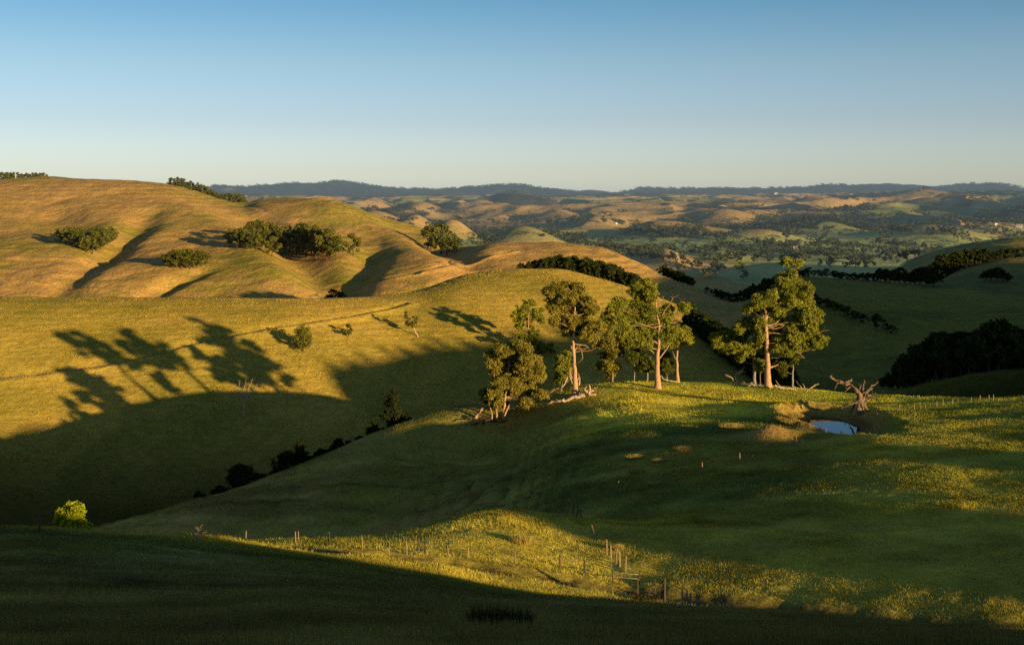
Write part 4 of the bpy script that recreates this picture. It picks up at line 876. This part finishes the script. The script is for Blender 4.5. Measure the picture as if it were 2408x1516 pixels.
deadwood('fallen_branch', 'long fallen branch with upturned prongs right of the tallest gum', 'fallen branch', (1870, 918), [
    ([(1822,905),(1845,912),(1875,918),(1908,926)], .2, .1, 2), ([(1893,917),(1905,910),(1928,902)], .16, .05, 2), ([(1887,916),(1880,905),(1875,896)], .1, .03, 1), ([(1893,916),(1886,900)], .08, .03, 1), ([(1870,916),(1868,906)], .08, .04, 0), ([(1845,912),(1832,904),(1825,894)], .12, .03, 1)], 225, 275, M_DEAD, 73)
deadwood('fallen_branch', 'short forked branch lying at the foot of the grey leaning gum', 'fallen branch', (1768, 910), [([(1780,911),(1772,905),(1764,897)], .14, .04, 1), ([(1777,911),(1786,902),(1790,899)], .14, .05, 1), ([(1760,907),(1790,912)], .12, .06, 1)], 225, 275, M_DEAD, 74)
deadwood('fallen_log', 'grey fallen log ending in a sunlit root plate', 'log', (1386, 930), [
    ([(1376,928),(1350,932),(1320,940),(1285,950)], .5, .16, 2, 'log'),
    ([(1384,926),(1388,914),(1386,904)], .3, .08, 4, 'root'), ([(1384,926),(1398,918),(1404,908)], .26, .06, 4, 'root'), ([(1384,926),(1374,915),(1378,906)], .26, .06, 4, 'root'), ([(1384,926),(1400,926),(1404,932)], .22, .06, 4, 'root'), ([(1384,924),(1392,934),(1396,936)], .26, .06, 4, 'root')], 225, 275, M_DEAD, 75)
deadwood('fallen_branch', 'pale branches slumped against the splintered trunk', 'fallen branch', (1335, 915), [
    ([(1345,875),(1336,885),(1325,905),(1312,925)], .2, .05, 3), ([(1340,885),(1345,900),(1350,915)], .14, .04, 3), ([(1325,905),(1305,915),(1290,925)], .12, .03, 2), ([(1362,905),(1364,890),(1360,884)], .2, .06, 2)], 225, 275, M_DEAD, 76)
deadwood('fallen_branch', 'bare pale branch curving from the forked trunk to the spreading gum', 'fallen branch', (1575, 900), [([(1553,883),(1562,892),(1580,895),(1592,898)], .12, .1, 1)], 225, 285, M_DEAD, 77)
deadwood('fallen_branch', 'dark heap of broken boughs under the bushy gum', 'fallen branch', (1120, 1000), [
    ([(1170,990),(1140,985),(1105,1000),(1075,1015)], .22, .06, 4), ([(1150,975),(1125,985),(1095,990)], .2, .05, 4), ([(1190,985),(1160,1000),(1110,1010)], .16, .05, 4), ([(1140,990),(1120,1005),(1080,1022)], .14, .04, 4)], 190, 260, M_DARKWOOD, 78)
deadwood('broken_stump', 'broken orange stump leaning out from the left side of the bushy gum', 'stump', (1122, 980), [([(1118,982),(1126,970),(1136,955)], .42, .22, 1, 'stump'), ([(1124,975),(1120,965)], .12, .05, 1)], 190, 260, M_BARK, 79)
deadwood('fallen_log', 'bleached log lying below the fence line on the sunlit near hillside', 'log', (225, 884), [([(204,883),(222,884),(242,883)], .3, .14, 3, 'log'), ([(222,884),(226,874)], .12, .05, 2)], 300, 470, M_DEAD, 80)
deadwood('bare_tree', 'leafless pale tree standing where the valley shadow starts', 'bare tree', (573, 978), [
    ([(573,978),(572,950),(574,930)], .3, .16, 2, 'trunk'), ([(574,945),(560,920),(548,905)], .13, .025, 5), ([(574,940),(572,915),(578,892)], .13, .025, 5), ([(574,945),(590,922),(604,902)], .13, .025, 5), ([(573,950),(553,930),(540,925)], .1, .02, 5), ([(574,950),(596,932),(612,922)], .1, .02, 5), ([(574,935),(586,910),(592,890)], .1, .02, 5), ([(574,935),(562,908),(562,892)], .1, .02, 5)], 300, 470, M_DEAD, 81, twigs=5)
deadwood('bare_shrub', 'low leafless flat topped shrub on the dark brow left of the fence', 'bare shrub', (465, 1274), [([(465,1274),(463,1262),(455,1253)], .05, .012, 5), ([(465,1274),(468,1260),(478,1252)], .05, .012, 5), ([(465,1272),(466,1256),(464,1250)], .04, .012, 5)], 90, 120, M_DEAD, 82)

# ------------------------------------------------------------------ tussocks and rushes
def blades(n, R, h, g, spread=.5, w=.03, dome=0.0):
    a = g.random(n) * 6.283; q = np.sqrt(g.random(n)) * R; bx = np.cos(a) * q; by = np.sin(a) * q; bz = dome * (1 - (q / R) ** 2)
    hh = h * (.5 + .6 * g.random(n)); dx = (np.cos(a) * q / R * spread + g.normal(size=n) * .18) * hh; dy = (np.sin(a) * q / R * spread + g.normal(size=n) * .18) * hh
    t = g.random(n) * 3.14; ux = np.cos(t) * w; uy = np.sin(t) * w
    return np.stack([np.stack([bx - ux, by - uy, bz - .05], 1), np.stack([bx + ux, by + uy, bz - .05], 1), np.stack([bx + dx, by + dy, bz + hh], 1)], 1).reshape(-1, 3)
M_TUS = leaf_mat('dry_tussock', (0.33, 0.26, 0.07), (0.52, 0.42, 0.12), 2.0, .25)
M_RUSH = leaf_mat('dark_rushes', (0.04, 0.045, 0.015), (0.10, 0.09, 0.03), 2.0, .15)
def tussock(name, label, x, y, ymin, ymax, wpx, hpx, m, seed, group=None, cat='tussock', n=900, dome=.6):
    P = ground_px(x, y, ymin, ymax); mm = P[1] / FP; g = np.random.default_rng(seed); R = wpx * mm / 2; H = hpx * mm
    co = blades(n, R, H * .55, g, .5, .02 + P[1] * .00012, H * .5 * dome); co[:, 1] *= 1.0
    me = np_mesh(name, co, tris=np.arange(len(co)).reshape(-1, 3), smooth=False); me.materials.append(m); tag(obj(name, me, loc=P), label, cat, group)
for i, (x, y, w_, h_, lb) in enumerate([(1606,1056,44,10,'sunlit tussock mound nearest the pond bank'), (1494,1076,46,10,'sunlit tussock mound highest of the pair left of the fence post'), (1500,1108,46,9,'sunlit tussock mound lowest on the shaded flank'), (1550,1083,34,7,'small sunlit tussock between the two wider mounds'), (1545,1138,34,7,'faint dry tussock by the second flank fence post'), (1720,1003,60,10,'long sunlit tussock ridge below the spreading gum')]):
    tussock('grass_tussock', lb, x, y, 150, 250, w_, h_, M_TUS, 300 + i, 'sunlit tussock mounds on the shaded flank', n=1500)
tussock('grass_tussock', 'bright golden tussock on the left part of the knoll', 1225, 1276, 110, 140, 44, 22, M_TUS, 310, None, n=1400)
tussock('grass_tussock', 'pinkish dry tussock beside the climbing line of posts', 1452, 1290, 110, 140, 26, 15, M_TUS, 311, None, n=900)
tussock('rush_clump', 'left clump of dark rushes in the foreground grass', 1148, 1475, 30, 80, 66, 92, M_RUSH, 312, 'rush clumps in the foreground', 'rushes', 650, .05)
tussock('rush_clump', 'right clump of dark rushes in the foreground grass', 1212, 1476, 30, 80, 58, 84, M_RUSH, 313, 'rush clumps in the foreground', 'rushes', 600, .05)
tussock('rush_clump', 'dark round rush clump beside the track near the gate', 1508, 1412, 70, 110, 34, 18, M_RUSH, 314, None, 'rushes', 900, .6)
for i, (x, y) in enumerate([(1850, 985), (1870, 978), (1885, 984), (1862, 992)]):
    tussock('reed_clump', 'golden reeds on the inner bank of the pond', x - 4, y, 185, 250, 46, 11, M_TUS, 320 + i, 'golden reeds on the pond bank', 'reeds', 900, .4)

# ------------------------------------------------------------------ farmhouses
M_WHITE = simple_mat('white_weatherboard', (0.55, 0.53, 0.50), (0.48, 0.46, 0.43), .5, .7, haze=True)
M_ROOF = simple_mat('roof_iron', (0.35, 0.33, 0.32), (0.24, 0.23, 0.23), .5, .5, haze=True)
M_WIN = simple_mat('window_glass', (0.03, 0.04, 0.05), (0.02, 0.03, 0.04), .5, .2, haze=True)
def house(x, y, wpx, label, asp=.6):
    P = ground_px(x, y, 1500, 9000); L_ = wpx * .75 * P[1] / FP; W_ = L_ * asp; H = min(4.0, L_ * .35) + 2; root = empty('farmhouse', P)
    def box(nm, x0, x1, y0, y1, z0, z1, m):
        me = bpy.data.meshes.new(nm); v = [(a, b, c) for c in (z0, z1) for a, b in ((x0, y0), (x1, y0), (x1, y1), (x0, y1))]
        me.from_pydata(v, [], [(0,1,5,4),(1,2,6,5),(2,3,7,6),(3,0,4,7),(4,5,6,7)]); me.materials.append(m); return obj(nm, me, root)
    box('wall', -L_/2, L_/2, -W_/2, W_/2, -3, H, M_WHITE)
    me = bpy.data.meshes.new('roof'); e = .5; me.from_pydata([(-L_/2-e,-W_/2-e,H-.1),(L_/2+e,-W_/2-e,H-.1),(L_/2+e,W_/2+e,H-.1),(-L_/2-e,W_/2+e,H-.1),(-L_/2-e,0,H+W_*.3),(L_/2+e,0,H+W_*.3)], [], [(0,1,5,4),(2,3,4,5),(1,2,5),(3,0,4)]); me.materials.append(M_ROOF); obj('roof', me, root)
    for k in (-.25, .2): box('window', L_*k, L_*(k+.12), -W_/2-.08, -W_/2+.05, H*.3, H*.7, M_WIN)
    root.rotation_euler = (0, 0, random.uniform(-.5, .6)); tag(root, label, 'farmhouse')
for x, y, w_, lb in [(1874,585,20,'long white farm building in the green valley left of dark trees'),(1824,456,14,'white house high on the distant wooded slope'),(1449,527,7,'tiny white house on the shaded distant hillside left of centre'),(2127,525,8,'small white house in the far valley, left one of a pair'),(2152,525,12,'wider white house in the far valley, right one of a pair'),(2297,518,9,'white house on the open slope below the right skyline'),(2341,530,12,'low farm shed among trees at the right of the valley'),(2397,535,16,'pale farm building cut by the right edge of the view')]:
    house(x, y, w_, lb)

# ------------------------------------------------------------------ grass
M_GRASS, nt, nd, L = mat('grass_blades')
at = nd.new('ShaderNodeAttribute'); at.attribute_name = 'tint'
d1 = nd.new('ShaderNodeBsdfDiffuse'); t1 = nd.new('ShaderNodeBsdfTranslucent'); mx = nd.new('ShaderNodeMixShader'); mx.inputs[0].default_value = .3
L.new(at.outputs['Color'], d1.inputs[0]); L.new(at.outputs['Color'], t1.inputs[0]); L.new(d1.outputs[0], mx.inputs[1]); L.new(t1.outputs[0], mx.inputs[2]); finish(nt, mx.outputs[0], False)
def grass(name, label, n, y0, y1, pw, h0, h1, wid, g, seg):
    # distance drawn from a density that thins with range
    uu = g.random(n); a = 1 - pw; Y = (y0 ** a + uu * (y1 ** a - y0 ** a)) ** (1 / a); t = g.uniform(-.43, .43, n); X = t * Y; x = XC + t * FP
    if seg > 8: ok = (Y < kdv(x) - 2) & (Y > 292)
    else: ok = np.ones(n, bool); ok &= (((X - POND[0]) / 6.2) ** 2 + ((Y - POND[1]) / 10.5) ** 2) > .9
    d, _, _ = dist_poly(X, Y, BROW); ok &= (d > 2.6) | (g.random(n) < .15)
    ok &= g.random(n) < .62 + .9 * fbm(X / 7, Y / 7, 205, 3)
    X = X[ok]; Y = Y[ok]; x = x[ok]; n = len(X); Z = height(X, Y)
    tin = tints(X, Y, x, seg); pat = fbm(X / 3.5, Y / 3.5, 201, 3); tin = tin * (0.68 + .45 * g.random(n))[:, None] * (1 + .5 * pat)[:, None]
    straw = (g.random(n) < .2)[:, None]; tin = np.where(straw, tin * np.array([1.3, 1.18, 1.1]), tin)
    hh = (h0 + (h1 - h0) * g.random(n)) * (1 + .6 * fbm(X / 6, Y / 6, 203, 2)); hh = np.maximum(hh, .05)
    th = g.random(n) * 3.14; w = wid[0] + wid[1] * Y; ux = np.cos(th) * w; uy = np.sin(th) * w; lx = g.normal(size=n) * .3 * hh; ly = g.normal(size=n) * .3 * hh
    co = np.stack([np.stack([X - ux, Y - uy, Z - .03], 1), np.stack([X + ux, Y + uy, Z - .03], 1), np.stack([X + lx, Y + ly, Z + hh], 1)], 1).reshape(-1, 3)
    me = np_mesh(name, co, tris=np.arange(len(co)).reshape(-1, 3), smooth=False, tint=np.repeat(np.clip(tin, 0, .9), 3, 0)); me.materials.append(M_GRASS)
    tag(obj(name, me), label, 'grass', kind='stuff')
def kdv(x): return pchip1([p[0] for p in KNOTS[10][0]], [p[2] for p in KNOTS[10][0]], x)
gg = np.random.default_rng(77)
grass('meadow_grass', 'tall seeding meadow grass over the foreground slope and the knoll', 1250000, 24, 150, 1.1, .08, .30, (.005, .00015), gg, 0)
grass('pasture_grass', 'cropped green grass over the tree knoll', 650000, 135, 262, 1.01, .08, .27, (.006, .0002), gg, 0)
grass('hillside_grass', 'tufty golden grass over the sunlit near hillside', 420000, 292, 500, 1.01, .10, .30, (.008, .0003), gg, 9)
# ------------------------------------------------------------------ sky, sun, camera
w = bpy.data.worlds.new('World'); bpy.context.scene.world = w; w.use_nodes = True
nt = w.node_tree; nt.nodes.clear()
sky = nt.nodes.new('ShaderNodeTexSky'); sky.sky_type = 'NISHITA'; sky.sun_disc = False
sky.sun_elevation = SUN_EL; sky.sun_rotation = math.atan2(SUN_AZ[0], SUN_AZ[1])
sky.altitude = 300; sky.air_density = 1.0; sky.dust_density = 0.6; sky.ozone_density = 1.5
bg = nt.nodes.new('ShaderNodeBackground'); bg.inputs[1].default_value = 0.15
out = nt.nodes.new('ShaderNodeOutputWorld'); tc = nt.nodes.new('ShaderNodeTexCoord'); sp = nt.nodes.new('ShaderNodeSeparateXYZ'); nt.links.new(tc.outputs['Generated'], sp.inputs[0])
rp = ramp(nt, sp.outputs[2], [(0.0, (1.10, 1.50, 3.1)), (0.02, (0.98, 1.22, 2.3)), (0.056, (0.81, 0.94, 1.58)), (0.1, (0.71, 0.87, 1.24)), (0.148, (0.46, 0.73, 1.05)), (0.22, (0.5, 0.7, 0.95)), (0.4, (0.52, 0.6, 0.72))])
tn = nt.nodes.new('ShaderNodeMix'); tn.data_type = 'RGBA'; tn.blend_type = 'MULTIPLY'; tn.inputs[0].default_value = 1
nt.links.new(sky.outputs[0], tn.inputs[6]); nt.links.new(rp.outputs[0], tn.inputs[7]); nt.links.new(tn.outputs[2], bg.inputs[0]); nt.links.new(bg.outputs[0], out.inputs[0])
sl = bpy.data.lights.new('sun', 'SUN'); sl.energy = 9.0; sl.angle = math.radians(0.5); sl.color = (1.0, 0.69, 0.31)
so = bpy.data.objects.new('sun', sl); C.objects.link(so)
d = Vector((SUN_AZ[0] * math.cos(SUN_EL), SUN_AZ[1] * math.cos(SUN_EL), math.sin(SUN_EL)))
so.rotation_euler = d.to_track_quat('Z', 'Y').to_euler(); so.location = (120, -100, 180)
cam = bpy.data.cameras.new('camera'); co = bpy.data.objects.new('camera', cam); C.objects.link(co)
cam.sensor_width = 36; cam.lens = FP / 2408 * 36; cam.shift_y = -(757.2 - YH) / 2408; cam.clip_start = 0.5; cam.clip_end = 40000
co.location = (0, 0, CAMZ); co.rotation_euler = (math.radians(90), 0, 0)
sc = bpy.context.scene; sc.camera = co
sc.view_settings.view_transform = 'Standard'; sc.view_settings.look = 'None'; sc.view_settings.exposure = 0; sc.view_settings.gamma = 1
sc.cycles.use_denoising = False
sc.cycles.max_bounces = 4; sc.cycles.diffuse_bounces = 2; sc.cycles.transmission_bounces = 2; sc.cycles.glossy_bounces = 2
